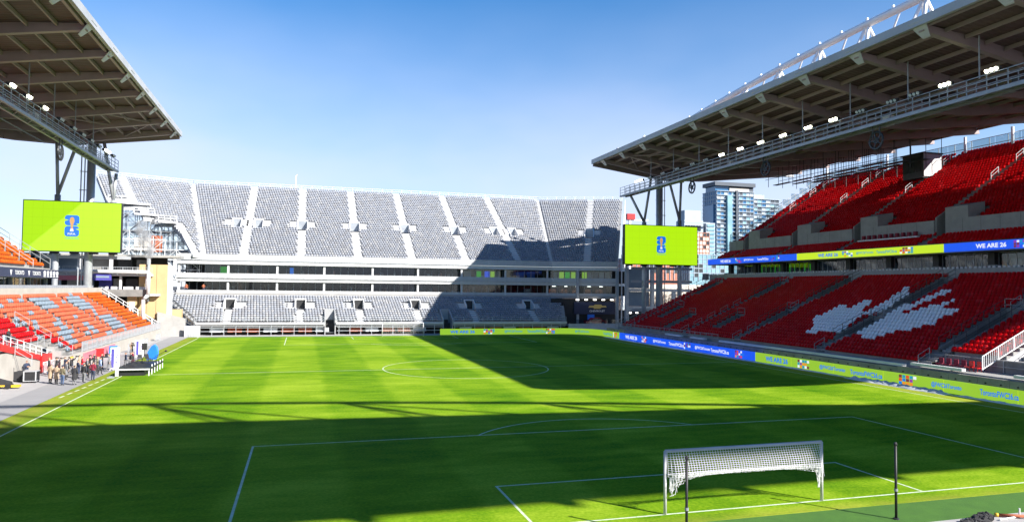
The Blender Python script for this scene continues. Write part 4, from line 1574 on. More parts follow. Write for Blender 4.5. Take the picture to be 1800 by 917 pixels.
# ================================================================ video screens on their columns
def screen(label, cx0, cx1, y, z0, z1, cols):
    S = thing('video_screen', label, 'screen', ((cx0 + cx1) / 2, y, z0))
    MB().box(cx0, cx1, y, y + .9, z0, z1).build('cabinet', 'black', S)
    MB().box(cx0 + .12, cx1 - .12, y - .03, y - .004, z0 + .12, z1 - .12).build('display', 'led_lime', S)
    nm = 10
    for k in range(1, nm):
        x = cx0 + k * (cx1 - cx0) / nm
        MB().box(x - .012, x + .012, y - .036, y - .031, z0 + .12, z1 - .12).build('module_seam', 'led_seam', S)
    for k in range(1, 6):
        z = z0 + k * (z1 - z0) / 6
        MB().box(cx0 + .12, cx1 - .12, y - .036, y - .031, z - .012, z + .012).build('module_seam', 'led_seam', S)
    for k in range(5):
        x = cx0 + (k + .5) * (cx1 - cx0) / 5
        MB().box(x - .6, x + .6, y + .9, y + 1.5, z0 - .25, z1 + .1).build('back_frame', 'dark_steel', S)
    c = (cx0 + cx1) / 2 - .1
    h = (z1 - z0)
    zc = (z0 + z1) / 2 + .1
    u = h * .42 / 2            # half height of the emblem
    e = MB()
    wd = u * .60

    def blob(za, zb, notch):
        r = wd * .42
        pts = []
        for qx, qz, a0 in ((c + wd - r, zb - r, 0), (c - wd + r, zb - r, 90), (c - wd + r, za + r, 180), (c + wd - r, za + r, 270)):
            for k in range(5):
                a = math.radians(a0 + k * 22.5)
                pts.append((qx + r * math.cos(a), y - .04, qz + r * math.sin(a)))
        e.prism(pts, (0, -.006, 0))
    em = MB()
    blob(zc + .03 * u, zc + u, 1)
    blob(zc - u, zc - .03 * u, 2)
    eo = e.build('emblem', 'led_blue_text', S)
    n_ = MB()                    # notches that turn the two blocks into figures
    n_.prism([(c - wd - .02, y - .05, zc + .62 * u), (c - wd * .45, y - .05, zc + .55 * u), (c - wd - .02, y - .05, zc + .44 * u)], (0, -.004, 0))
    n_.prism([(c + wd + .02, y - .05, zc + .02 * u), (c + wd + .02, y - .05, zc + .24 * u), (c + wd * .55, y - .05, zc + .2 * u)], (0, -.004, 0))
    n_.prism([(c + wd + .02, y - .05, zc - .22 * u), (c + wd + .02, y - .05, zc - .42 * u), (c + wd * .5, y - .05, zc - .3 * u)], (0, -.004, 0))
    n_.build('emblem_notch', 'led_lime', eo)
    prof = [(.30, .62), (.33, .45), (.26, .30), (.18, .12), (.12, -.05), (.16, -.22), (.26, -.38), (.28, -.5)]
    cap = [(.28 * math.cos(math.radians(a)), .62 + .2 * math.sin(math.radians(a))) for a in (150, 120, 90, 60, 30)]
    pts = [(-a, b) for a, b in reversed(prof)] + cap + prof
    MB().prism([(c + a * wd, y - .055, zc + b * u) for a, b in pts], (0, -.006, 0)).build('trophy', 'trophy', eo)
    MB().prism([(c + a * wd * .8, y - .065, zc + (b * .5 - .42) * u) for a, b in ((-.3, -.2), (.3, -.2), (.2, .3), (-.2, .3))], (0, -.004, 0)).build('trophy_base', 'led_white', eo)
    lettering('FIFA', (c, y - .06, zc - .76 * u), (1, 0, 0), (0, 0, 1), wd * 1.1, u * .2, 'led_white', S)
    lettering('TORONTO', (c, y - .04, zc - 1.17 * u), (1, 0, 0), (0, 0, 1), wd * 2, u * .13, 'led_cyan', S)
    return S


screen('lime green video screen with blue emblem at the left, partly in sun', -59.2, -45.5, 100, 13.9, 21.85, ())
screen('lime green video screen with blue emblem between the far and right stands', 42.0, 58.0, 100, 13.85, 21.65, ())
for lab, X, sg in (('grey steel column cluster behind the left video screen', -1, -1), ('grey steel column cluster behind the right video screen', 1, 1)):
    Cc = thing('column_cluster', lab, 'columns', (50.5 * X, 102, 0))
    zb_ = 13.4 if X < 0 else 0
    mb_ = [((50.6, 0), (50.6, 31.6), .62), ((55.2, 0), (55.2, 23), .45), ((47.3, zb_), (47.3, 22.4), .45)]
    for (a, za), (b, zb), r in mb_:
        MB().tube((a * X, 102.2, za), (b * X, 102.2, zb), r, 10).build('column', 'galvanised', Cc, True)
    for (a, za), (b, zb), r in (((55.2, 23), (52.6, 31.8), .26), ((55.2, 23), (55.6, 31.8), .26), ((47.3, 22.4), (47.0, 26.8) if X < 0 else (44.3, 27.6), .26), ((47.3, 22.4), (48.9, 31.8), .26)):
        MB().tube((a * X, 102.2, za), (b * X, 102.2, zb), r, 8).build('strut', 'galvanised', Cc, True)
    for a in (51.7, 52.2):
        MB().tube((a * X, 102.9, 0), (a * X, 102.9, 31), .1, 6).build('riser_pipe', 'galvanised', Cc)
    for z in ((5, 10.6, 13.2) if X > 0 else (13.2,)):
        MB().bar((44.5 * X, 102.2, z), (58 * X, 102.2, z), .3, .5).build('cross_beam', 'galvanised', Cc)
    for z in (24, 27, 30):
        MB().bar((50.2 * X, 102.9, z), (52.4 * X, 102.9, z), .08, .12).build('pipe_bracket', 'galvanised', Cc)

# ================================================================ advertising boards
TILE = ['led_red', 'led_orange', 'led_blue_text', 'led_maroon', 'led_purple', 'led_white', 'led_cyan']


def mosaic(parent, centre, right, up, wd, ht, seed):
    """block of coloured squares"""
    r_ = random.Random(seed)
    R, U = Vector(right).normalized(), Vector(up).normalized()
    N = R.cross(U)
    nx, ny = 5, 3
    for i in range(nx):
        for j in range(ny):
            if r_.random() < .2:
                continue
            k = r_.choice(TILE)
            c = Vector(centre) + R * ((i - (nx - 1) / 2) * wd / nx) + U * ((j - (ny - 1) / 2) * ht / ny) + N * .02
            a, b = R * wd / nx * .42, U * ht / ny * .44
            mb = MB()
            mb.poly([c - a - b, c + a - b, c + a + b, c - a + b])
            mb.build('mosaic_tile', k, parent)


def board_east(label, ya, yb, mat, items, tmat, dx=0.0):
    """perimeter board on the right touchline between ya (near) and yb (far)"""
    B = thing('advertising_board', label, 'board', (37.5, (ya + yb) / 2, 0))
    x0 = 37.45
    MB().box(x0, x0 + .16, ya, yb, .06, 1.2).build('panel', mat, B)
    n = max(1, round((yb - ya) / 6.5))
    for k in range(n + 1):
        y = ya + (yb - ya) * k / n
        MB().box(x0 - .012, x0 - .004, y - .015 if k else y, y + .015 if k < n else y + .0, .07, 1.19).build('panel_joint', 'led_lime_ribbon' if mat == 'led_lime_board' else 'led_blue_text', B)
        MB().bar((x0 + .2, y, 0), (x0 + .6, y, 0), .05).build('foot', 'dark_steel', B)
    for kind, y, wd in items:
        c = (x0 - .002, y, .63)
        if kind == 'M':
            mosaic(B, c, (0, -1, 0), (0, 0, 1), wd, .95, int(y * 10))
        else:
            s = {'W': 'WE ARE 26', '@': '@FWC26Toronto', 'T': 'TorontoFWC26.ca'}[kind]
            lettering(s, c, (0, -1, 0), (0, 0, 1), wd, {'W': .62, '@': .52, 'T': .52}[kind], tmat, B)
    return B


board_east('lime advertising board with blue web address, nearest on the right touchline', 4, 52.2, 'led_lime_board',
           [('W', 48.0, 4.2), ('M', 43.2, 2.0), ('@', 38.6, 3.9), ('T', 33.8, 4.3), ('M', 28.6, 2.1), ('@', 24.4, 3.1), ('T', 19.4, 3.4), ('M', 14, 2)], 'led_blue_text')
board_east('blue advertising board with white lettering midway along the right touchline', 52.2, 92.4, 'led_blue',
           [('W', 87.6, 4.6), ('M', 82.6, 2), ('@', 77.4, 4.2), ('T', 72.0, 4.6), ('M', 68.8, 1.9), ('@', 64.6, 4.0), ('T', 60.2, 4.4), ('M', 55.6, 2)], 'led_white')
# curved corner piece
Bc = thing('advertising_board', 'curved lime advertising board rounding the far right corner', 'board', (35, 101, 0))
pts = []
for k in range(11):
    a = math.radians(k * 9)
    pts.append(Vector((30.45 + 7 * math.cos(a), 100.0 + 7 * math.sin(a), 0)))
pts = [Vector((37.45, 92.4, 0))] + pts
for p, q in zip(pts, pts[1:]):
    d = (q - p).normalized()
    nrm = Vector((d.y, -d.x, 0))
    a = [p + Vector((0, 0, .06)), q + Vector((0, 0, .06)), q + Vector((0, 0, 1.2)), p + Vector((0, 0, 1.2))]
    MB().prism(a, nrm * .14).build('panel', 'led_lime_board', Bc)
lettering('@FWC26Toronto', (35.35, 104.95, .63), (.707, -.707, 0), (0, 0, 1), 3.0, .5, 'led_cyan', Bc, off=.16)
lettering('TorontoFWC26.ca', (37.44, 97.5, .63), (0, -1, 0), (0, 0, 1), 4, .5, 'led_cyan', Bc)
mosaic(Bc, (37.44, 94.2, .63), (0, -1, 0), (0, 0, 1), 1.8, .95, 5)
Bf = thing('advertising_board', 'straight lime advertising board behind the far goal', 'board', (19, 107, 0))
MB().box(7.4, 30.45, 107.0, 107.16, .06, 1.2).build('panel', 'led_lime_board', Bf)
for kind, x, wd in (('W', 11.7, 4.8), ('M', 16.9, 2.2), ('@', 21.8, 3.6), ('T', 26.6, 3.9), ('M', 29.4, 1.9)):
    c = (x, 106.998, .63)
    if kind == 'M':
        mosaic(Bf, c, (1, 0, 0), (0, 0, 1), wd, .95, int(x * 7))
    else:
        s = {'W': 'WE ARE 26', '@': '@FWC26Toronto', 'T': 'TorontoFWC26.ca'}[kind]
        lettering(s, c, (1, 0, 0), (0, 0, 1), wd, .55, 'led_blue_text' if kind == 'W' else 'led_cyan', Bf)
for k in range(6):
    MB().bar((8 + k * 4.4, 107.2, .1), (8 + k * 4.4, 107.7, .02), .06).build('foot', 'dark_steel', Bf)
# ribbon boards on the upper-tier front
for lab, ya, yb, mat, items, tm in (
        ('blue ribbon board on the far part of the right balcony', 72.9, 99.6, 'led_blue', [('W', 93.4, 3.4), ('M', 89.2, 2), ('@', 86.0, 2.9), ('T', 81.9, 3.2), ('M', 78.4, 2.2)], 'led_white'),
        ('lime ribbon board in the middle of the right balcony', 45.0, 72.9, 'led_lime_ribbon', [('W', 65.7, 4.4), ('M', 61.6, 2.2), ('@', 58.2, 3.3), ('T', 54.2, 3.6), ('M', 50.8, 2.3)], 'led_blue_text'),
        ('blue ribbon board on the near part of the right balcony', 10, 45.0, 'led_blue', [('W', 38.6, 3.9), ('M', 34.9, 1.8), ('@', 30, 3.4)], 'led_white')):
    B = thing('ribbon_board', lab, 'ribbon board', (60.1, (ya + yb) / 2, 14.1))
    MB().box(60.08, 60.24, ya, yb, 14.08, 15.12).build('panel', mat, B)
    for kind, y, wd in items:
        c = (60.07, y, 14.6)
        if kind == 'M':
            mosaic(B, c, (0, -1, 0), (0, 0, 1), wd, .85, int(y * 10))
        else:
            s = {'W': 'WE ARE 26', '@': '@FWC26Toronto', 'T': 'TorontoFWC26.ca'}[kind]
            lettering(s, c, (0, -1, 0), (0, 0, 1), wd, .55 if kind == 'W' else .42, tm if kind == 'W' or tm == 'led_white' else 'led_cyan', B)
# rumpled white cover lying along the foot of the right boards
def cover(name, label, ya, yb, x0, wd, hgt, seed, nb=46):
    r_ = np.random.default_rng(seed)
    na = 7
    mb = MB()
    prof = np.array([0, .45, .8, 1, .75, .4, 0])
    bump = r_.uniform(.35, 1.15, (nb, na)) * hgt
    bump *= np.minimum(1, np.minimum(np.arange(nb), np.arange(nb)[::-1]) / 3)[:, None]
    sway = np.cumsum(r_.normal(0, .06, nb))
    for i in range(nb):
        for j in range(na):
            mb.v.append((x0 - wd * (j / (na - 1)) + sway[i] * .35 * (j / 6), ya + (yb - ya) * i / (nb - 1) + r_.normal(0, .04), .025 + prof[j] * bump[i, j]))
    for i in range(nb - 1):
        for j in range(na - 1):
            a = i * na + j
            mb.f.append((a, a + 1, a + na + 1, a + na))
            mb.m.append(0)
    return tag(mb.build(name, 'tarp', None, True), label, 'cover')


cover('ground_cover', 'crumpled white sheet heaped against the near lime board', 23.5, 35.5, 37.3, 1.1, .34, 3)
cover('ground_cover', 'flat rolled white sheet along the nearest lime board', 4, 23.3, 37.3, .7, .14, 4)
cover('ground_cover', 'long pale sheet along the foot of the blue board', 36, 98, 37.3, .5, .14, 5, 120)

# ================================================================ goals
def goal(label, y, s, hang):
    """s = +1: pitch lies towards +y (net behind at -y)"""
    G = thing('goal', label, 'goal', (0, y, 0))
    r = .065
    for x in (-3.72, 3.72):
        MB().tube((x, y, 0), (x, y, 2.5), r, 10).build('post', 'white_paint', G, True)
    MB().tube((-3.72, y, 2.5), (3.72, y, 2.5), r, 10).build('crossbar', 'white_paint', G, True)
    return G


g1 = goal('white football goal with tied-up net in the foreground', 0, 1, True)
# the tied-up net: a mesh sheet that falls behind the crossbar to a lifted hem
hem = MB()
net = MB()
nx, nz = 61, 11


def npt(u, v):
    x = -3.66 + 7.32 * u
    # lower edge is tied up along a bar 1.55 m up, with sagging ends
    e = abs(2 * u - 1)
    low = 1.52 + .10 * (1 - e) - .22 * max(0, e - .8) / .2 * 0
    z = 2.46 + (low - 2.46) * v
    y = -.06 - .30 * math.sin(v * math.pi * .5) ** 1.2 * (1 - .75 * max(0, e - .93) / .07)
    return Vector((x, y, z - .05 * math.sin(v * math.pi) * (1 - e)))


TH = .0115
for i in range(nx + 1):
    for j in range(nz):
        net.bar(npt(i / nx, j / nz), npt(i / nx, (j + 1) / nz), TH)
for j in range(nz + 1):
    for i in range(nx):
        net.bar(npt(i / nx, j / nz), npt((i + 1) / nx, j / nz), TH)
no = net.build('net', 'net_white', g1)
no['kind'] = 'stuff'
hem.bar((-3.66, -.12, 1.62), (3.66, -.12, 1.62), .032)
hem.build('net_bar', 'white_paint', g1)
# bunched lower hem hanging below the bar
bun = MB()
r_ = random.Random(5)
low = lambda u: .10 + .28 * max(0, (abs(2 * u - 1) - .45) / .55) ** 1.5 + (.35 if u < .04 or u > .965 else 0) + (.12 if u < .1 else 0)
for i in range(170):
    u = (i + .5) / 170
    x = -3.62 + 7.24 * u
    d = low(u)
    a = Vector((x + r_.uniform(-.06, .06), -.14 + r_.uniform(-.12, .05), 1.62))
    b = Vector((x + r_.uniform(-.15, .15), -.16 + r_.uniform(-.14, .06), 1.62 - d * r_.uniform(.5, 1.05)))
    bun.bar(a, b, .013)
for lv in (.25, .5, .75, 1):
    for i in range(90):
        u0, u1 = i / 90, (i + 1) / 90
        bun.bar((-3.62 + 7.24 * u0, -.15 + r_.uniform(-.08, .04), 1.62 - low(u0) * lv), (-3.62 + 7.24 * u1, -.15 + r_.uniform(-.08, .04), 1.62 - low(u1) * lv), .013)
for u, n in ((.985, 26), (.012, 16)):
    for i in range(n):
        x = -3.62 + 7.24 * u
        bun.bar((x + r_.uniform(-.07, .07), -.1 + r_.uniform(-.06, .04), 1.45), (x + r_.uniform(-.05, .05), -.08, (.55 if u > .5 else .95) + r_.uniform(0, .3)), .02)
bo = bun.build('net_hem', 'net_white', g1)
bo['kind'] = 'stuff'
g2 = goal('small white goal at the far end in front of the lime board', L_, -1, False)
net = MB()
for i in range(25):
    x = -3.66 + i * .305
    net.bar((x, L_ + .05, 2.48), (x, L_ + 1.6, .05), .012)
for j in range(9):
    net.bar((-3.66, L_ + .1 + j * .18, 2.4 - j * .29), (3.66, L_ + .1 + j * .18, 2.4 - j * .29), .012)
net.build('net', 'net_white', g2)['kind'] = 'stuff'
for x, lab in ((4.88, 'tall black net pole standing right of the near goal'), (-4.45, 'tall black net pole just in front of the near goal')):
    y = -2.8 if x > 0 else -2.9
    P_ = thing('net_pole', lab, 'pole', (x, y, 0), 'net poles behind the near goal')
    MB().tube((x, y, 0), (x, y, 2.86), .05, 8).build('pole', 'black', P_, True)
    MB().ball((x, y, 2.93), .07, .07, .09, 8, 6).build('cap', 'black', P_)
    MB().tube((x, y, 1.1), (x, y, 1.2), .07, 8).build('cleat', 'grey_steel', P_)
    MB().tube((x, y, 0), (x, y, .06), .11, 10).build('socket', 'dark_steel', P_)
# things on the apron behind the goal line, bottom right
o = MB().box(5.0, 40, -7.5, -3.5, 0, .05).build('kerb_slab', 'apron')
structure(o)
mb = MB()
r_ = random.Random(2)
mb.ball((7.75, -3.95, .10), .42, .26, .17, 18, 10)
mb.ball((8.15, -3.9, .13), .3, .24, .2, 16, 10)
mb.ball((7.2, -4.0, .06), .5, .2, .1, 16, 10)
mb.v = [(x + r_.uniform(-.07, .07), y + r_.uniform(-.06, .06), max(.0, z + r_.uniform(-.06, .08))) for x, y, z in mb.v]
tag(mb.build('net_bundle', 'cloth_black', None, False), 'heap of black netting on the concrete at the lower right corner', 'netting')
P_ = thing('steel_pipe', 'rusty brown pipe lying on the concrete at the lower right', 'pipe', (9.6, -4.00, .1))
MB().tube((8.95, -3.68, .13), (9.9, -4.25, .16), .06, 8).build('tube', 'rust', P_, True)
MB().tube((8.9, -3.65, .13), (9.0, -3.71, .13), .075, 8).build('end_cap', 'yellow', P_, True)
P_ = thing('pipe_stand', 'white pipe stand lying on the concrete at the lower right', 'stand', (9.2, -3.90, .1))
MB().tube((8.6, -4.10, .1), (9.75, -4.00, .1), .03, 6).build('bar', 'white_steel', P_)
MB().tube((9.75, -4.00, .05), (9.75, -4.00, .42), .03, 6).build('upright', 'white_steel', P_)
# corner flags
for x, y, lab in ((-W_, L_, 'far left white corner post'), (W_, L_, 'far right white corner post in shade')):
    MBx = MB().tube((x, y, 0), (x, y, 1.5), .03, 6)
    MBx.prism([(x, y, 1.5), (x + .4, y, 1.42), (x, y, 1.2)], (0, .01, 0))
    MBx.build('corner_flag', 'white_paint')
    tag(bpy.data.objects[[o.name for o in COL.objects][-1]], lab, 'corner flag', 'corner flags')
# ================================================================ far right corner building with the car display
NE = thing('corner_building', 'grey concrete corner block below the right video screen', 'building', (56, 115, 0))
MB().box(48.2, 64, 112.2, 112.9, 4.4, 5.4).build('floor_slab', 'galvanised', NE)
MB().box(48.2, 64, 112.3, 112.9, 8.6, 9.2).build('floor_slab', 'galvanised', NE)
for x0, x1 in ((49.2, 54.0),):
    MB().box(x0, x1, 113.0, 113.2, 5.45, 8.55).build('wall_panel', 'seat_slate', NE)
    MB().box(x0, x1, 113.0, 113.2, 9.25, 13.4).build('wall_panel', 'seat_slate', NE)
for x in (48.6, 54.6, 59.8):
    MB().box(x - .35, x + .35, 112.4, 113.1, 0, 13.6 if x < 58 else 9).build('column', 'galvanised', NE)
MB().box(48.2, 66, 120, 120.3, 0, 4.4).build('back_wall', 'interior', NE)
for k in range(7):
    MB().box(50 + k * 2, 50.4 + k * 2, 114 + (k % 3), 114.3 + (k % 3), 3.85, 4.1).build('ceiling_lamp', 'ceiling_lamp', NE)
MB().box(33.5, 48, 118.2, 118.4, 0, 6.9).build('back_wall', 'interior', NE)
MB().box(38.6, 48.6, 117.6, 117.9, 3.55, 6.2).build('sign_panel', 'navy', NE)
MB().prism([(41.8, 117.55, 5.0), (43.0, 117.55, 5.0), (43.15, 117.55, 4.75), (44.6, 117.55, 4.75), (44.9, 117.55, 5.05), (46.1, 117.55, 5.05), (45.9, 117.55, 5.4), (45.0, 117.55, 5.4), (44.85, 117.55, 5.65), (43.3, 117.55, 5.65), (43.1, 117.55, 5.4), (42.1, 117.55, 5.4)], (0, -.06, 0)).build('emblem', 'gold', NE)
lettering('CHEVROLET', (43.9, 117.58, 4.25), (1, 0, 0), (0, 0, 1), 3.6, .4, 'text_white', NE)
MB().box(41.6, 43.2, 117.4, 117.55, 1.5, 3.5).build('door', 'plastic_blue', NE)
for k in range(5):
    MB().box(38.6 + k * 2, 39.2 + k * 2, 116.4, 116.7, 6.6, 6.8).build('ceiling_lamp', 'ceiling_lamp', NE)
MB().box(34.5, 50, 110.2, 110.5, 0, 1.9).build('parapet', 'galvanised', NE)
MB().box(34.5, 50, 110.5, 118.2, 1.35, 1.5).build('floor_slab', 'concrete_dark', NE)
for k in range(7):
    MB().box(35.6 + k * 2.05, 37.6 + k * 2.05, 110.3, 110.34, 1.92, 2.75).build('glass_panel', 'glass', NE)
CR = thing('parked_car', 'dark red car displayed on the platform under the navy sign', 'car', (41.5, 113, 1.5))
side = [(-2.2, .35), (-2.25, .7), (-2.1, .95), (-1.3, 1.02), (-.7, 1.45), (.7, 1.48), (1.45, 1.05), (2.15, .95), (2.25, .65), (2.2, .35)]
MB().prism([(41.5 + a, 112.1, 1.5 + b) for a, b in side], (0, 1.8, 0)).build('body', 'car_red', CR)
MB().prism([(41.5 + a, 112.08, 1.5 + b) for a, b in ((-1.1, 1.04), (-.62, 1.38), (.62, 1.4), (1.2, 1.05))], (0, 1.84, 0)).build('window', 'window_dark', CR)
for dx in (-1.4, 1.4):
    for yy in (112.05, 113.75):
        wv = MB().tube((41.5 + dx, yy, 1.84), (41.5 + dx, yy + .2, 1.84), .34, 14).build('wheel', 'black', CR)
        MB().tube((41.5 + dx, yy - .01, 1.84), (41.5 + dx, yy + .21, 1.84), .2, 12).build('rim', 'aluminium', wv)

# ================================================================ far left corner: pavilion, ochre wall, pipes, ramp
PV = thing('pavilion', 'white-columned two-level corner pavilion below the left video screen', 'pavilion', (-50, 108, 0))
MB().box(-63, -41.2, 108.0, 116, 7.0, 7.35).build('floor_slab', 'white_paint', PV)
MB().box(-63, -42.4, 107.6, 116, 10.35, 10.75).build('floor_slab', 'white_paint', PV)
MB().box(-63, -38.6, 111.2, 116, 13.7, 14.1).build('roof_slab', 'concrete', PV)
MB().box(-63, -41.2, 115, 115.2, 0, 13.7).build('back_wall', 'interior', PV)
for x in (-58.5, -54.2, -49.5, -43.6, -39.4):
    MB().box(x - .25, x + .25, 111.4, 111.9, 10.75, 13.7).build('column', 'white_paint', PV)
for x in (-56.2, -51.6, -47.2, -43.2):
    MB().box(x - .18, x + .18, 108.1, 108.4, 7.35, 10.35).build('column', 'white_paint', PV)
mb = MB()
rail(mb, [(-55.8, 108.0, 10.75), (-42.4, 108.0, 10.75)], 1.1, 1.5, .035, (1, .1), .25)
mb.build('picket_rail', 'galvanised', PV)
for k, (x0, x1, c) in enumerate(((-60.5, -58.9, 'window_dark'), (-58.0, -54.6, 'seat_slate'), (-53.8, -50, 'concrete_dark'), (-48.8, -46.6, 'black'), (-45.9, -44, 'concrete_dark'))):
    MB().box(x0, x1, 113.4, 113.6, 10.75, 13.3).build('partition', c, PV)
MB().box(-56.3, -51.6, 107.2, 107.5, 9.55, 10.3).build('awning', 'banner_pink', PV)
MB().box(-51.2, -48.4, 107.1, 107.4, 9.55, 10.75).build('sign_panel', 'banner_purple', PV)
MB().box(-50.9, -48.7, 107.06, 107.1, 10.0, 10.3).build('sign_mark', 'seat_slate', PV)
MB().box(-51, -42.6, 107.6, 107.9, 6.9, 8.1).build('balcony_front', 'concrete_dark', PV)
MB().box(-56.3, -51.1, 107.6, 107.9, 6.9, 8.2).build('balcony_front', 'stone_beige', PV)
for x0, x1, c in ((-55.8, -53.9, 'stone_beige'), (-53.5, -51.8, 'led_green'), (-51, -49, 'banner_purple'), (-48.8, -47.4, 'concrete_dark'), (-46.9, -45.0, 'black'), (-44.8, -43.4, 'window_dark')):
    MB().box(x0, x1, 110.5, 110.7, 7.35, 9.9).build('partition', c if c != 'led_green' else 'seat_slate', PV)
for k in range(4):
    x = -50.6 + k * 1.9
    mb = MB()
    for j in range(3):
        mb.box(x + j * .5, x + j * .5 + .42, 108.5, 108.9, 8.0, 8.55)
    mb.build('box_seats', 'seat_white', PV)
mb = MB()
for (p, q) in (((-57.5, 106.9, 11.05), (-42.7, 106.9, 11.05)), ((-42.7, 106.9, 11.05), (-42.7, 106.9, 7.2)), ((-42.7, 106.9, 7.2), (-43.4, 106.9, 6.4)), ((-43.4, 106.9, 6.4), (-43.4, 106.9, 2.5))):
    mb.tube(p, q, .3, 10)
mb.build('duct', 'white_paint', PV, True)
for x in (-55, -51, -47.5, -44.5):
    MB().bar((x, 106.9, 10.75), (x, 107.7, 10.55), .12).build('duct_hanger', 'white_steel', PV)
OW = thing('plant_enclosure', 'ochre boarded plant enclosure with a flue at the far left corner', 'enclosure', (-42, 110, 0))
for x0, x1 in ((-44.6, -43.35), (-43.3, -41.9), (-41.85, -40.2)):
    MB().box(x0, x1, 109.2, 112, 3.2, 12.4).build('board', 'ochre', OW)
MB().box(-40.18, -39.7, 109.4, 112, 3.2, 12.3).build('corner_post', 'white_paint', OW)
MB().box(-46.2, -44.7, 108.6, 111, 1.5, 7.0).build('board', 'ochre', OW)
MB().box(-45.9, -45.0, 108.5, 108.6, 3.2, 6.0).build('door', 'tarp', OW)
MB().tube((-43.1, 108.9, 6), (-43.1, 108.9, 13.4), .22, 10).build('flue', 'grey_steel', OW, True)
MB().box(-43, -38.2, 112.2, 113.5, 1.5, 4.6).build('hedge_screen', 'ochre', OW)
# concrete ramp wall between the left and far stands
RWl = thing('ramp_wall', 'plain concrete ramp wall between the left and far stands', 'wall', (-39, 112, 0))
MB().prism([(-41.5, 108.6, 0), (-37.2, 109.6, 0), (-37.2, 109.6, 3.1), (-41.5, 108.6, 4.3)], (0, .35, 0)).build('wall', 'concrete', RWl)
rail(MB(), [(-46, 107.9, 4.8), (-41.4, 108.5, 1.2)], 1.2, 1.2, .04, (1, .5), .3).build('guard_rail', 'galvanised', RWl)
o = MB().box(-37.1, -34.6, 108.2, 108.45, 0, 1.9).build('site_hoarding', 'white_paint')
tag(o, 'blank white hoarding at the far left corner of the pitch', 'hoarding')
BK = thing('bicycle_rack', 'small grey hoop rack before the white hoarding', 'rack', (-35.8, 107.6, 0))
for k in range(4):
    x = -36.3 + k * .4
    MB().bar((x, 107.6, 0), (x, 107.6, .8), .05).bar((x + .3, 107.6, 0), (x + .3, 107.6, .8), .05).bar((x, 107.6, .8), (x + .3, 107.6, .8), .05).build('hoop', 'galvanised', BK)
# steam from the flue
st = MB()
st.ball((-43.1, 108.9, 14.6), .8, .8, 1.5, 14, 10)
st.ball((-43.5, 108.9, 16.6), 1.5, 1.2, 1.9, 14, 10)
st.ball((-44.4, 109.0, 18.6), 1.3, 1.1, 1.5, 14, 10)
so = st.build('steam', 'tarp', None, True)
so.data.materials.clear()
sm = bpy.data.materials.new('steam')
sm.use_nodes = True
tt = sm.node_tree
tt.nodes.remove(tt.nodes['Principled BSDF'])
pv_ = tt.nodes.new('ShaderNodeVolumePrincipled')
pv_.inputs['Color'].default_value = (.95, .95, .95, 1)
tc = tt.nodes.new('ShaderNodeTexCoord')
nz_ = tt.nodes.new('ShaderNodeTexNoise')
nz_.inputs['Scale'].default_value = .55
nz_.inputs['Detail'].default_value = 5
tt.links.new(tc.outputs['Object'], nz_.inputs[0])
mr = tt.nodes.new('ShaderNodeMapRange')
mr.inputs[1].default_value = .40
mr.inputs[2].default_value = .70
mr.inputs[4].default_value = 2.0
tt.links.new(nz_.outputs['Fac'], mr.inputs[0])
tt.links.new(mr.outputs[0], pv_.inputs['Density'])
tt.links.new(pv_.outputs[0], tt.nodes['Material Output'].inputs['Volume'])
so.data.materials.append(sm)
so['kind'] = 'stuff'
so['label'] = 'white steam drifting from the flue'

# ================================================================ city behind
def tower(label, x0, x1, y, z1, dep, glass, nb, floor_h, slab_mat, balc=True, cap=None):
    T = thing('tower_block', label, 'tower', ((x0 + x1) / 2, y, 0))
    MB().box(x0, x1, y, y + dep, 0, z1).build('core', glass, T)
    n = int((z1 - 20) / floor_h)
    wdt = (x1 - x0) / nb
    for k in range(n):
        z = z1 - k * floor_h
        MB().box(x0 - .5, x1 + .5, y - (1.7 if balc else .5), y + dep, z - .55, z).build('balcony' if balc else 'floor_band', slab_mat, T)
    mb = MB()
    for k in range(nb + 1):
        x = x0 + k * wdt
        mb.box(x - .22, x + .22, y - .6, y, 18, z1)
    for k in range(int(dep / 3.4)):
        mb.box(x0 - .6, x0, y + k * 3.4, y + k * 3.4 + .45, 18, z1)
    mb.build('mullions', slab_mat, T)
    r_ = random.Random(int(x0))
    wins = {}
    for k in range(n):
        z = z1 - k * floor_h
        for j in range(nb):
            c = r_.choice(['tower_glass', 'tower_glass_pale', 'tower_panel', glass, 'tower_slab'] if balc else [glass, glass, 'window_dark'])
            wins.setdefault(c, MB()).box(x0 + j * wdt + .4, x0 + (j + 1) * wdt - .4, y - .25, y - .02, z - floor_h + .3, z - .8)
    for c, mb in wins.items():
        mb.build('windows', c, T)['kind'] = 'stuff'
    return T


T1 = tower('tall blue glass tower with dark crown behind the right stand', 381, 424, 600, 110, 26, 'tower_glass', 10, 4.1, 'tower_slab')
MB().box(402, 404.5, 597.4, 601, 20, 110.6).build('dark_fin', 'tower_panel', T1)
MB().box(382, 398, 604, 622, 110, 115.4).build('penthouse', 'tower_glass', T1)
MB().box(398, 421, 603, 622, 110, 114.2).build('penthouse', 'stone_beige', T1)
MB().box(421, 426, 603, 622, 110, 117).build('crown_side', 'tower_panel', T1)
MB().box(379.5, 427, 600.5, 624, 115.4, 119.2).build('crown', 'tower_panel', T1)
MB().box(379, 382.5, 603, 620, 40, 96).build('side_bay', 'tower_glass', T1)
MB().box(391.5, 397, 596.6, 600, 20, 105).build('pale_bay', 'tower_glass_pale', T1)
T2 = tower('pale green glass tower stepped beside the tall blue one', 428, 471, 622, 107, 24, 'tower_glass_pale', 8, 4.1, 'tower_slab')
MB().box(440, 456, 626, 640, 107, 112).build('penthouse', 'tower_slab', T2)
MB().box(428, 433, 620.5, 624, 20, 110).build('dark_fin', 'tower_glass', T2)
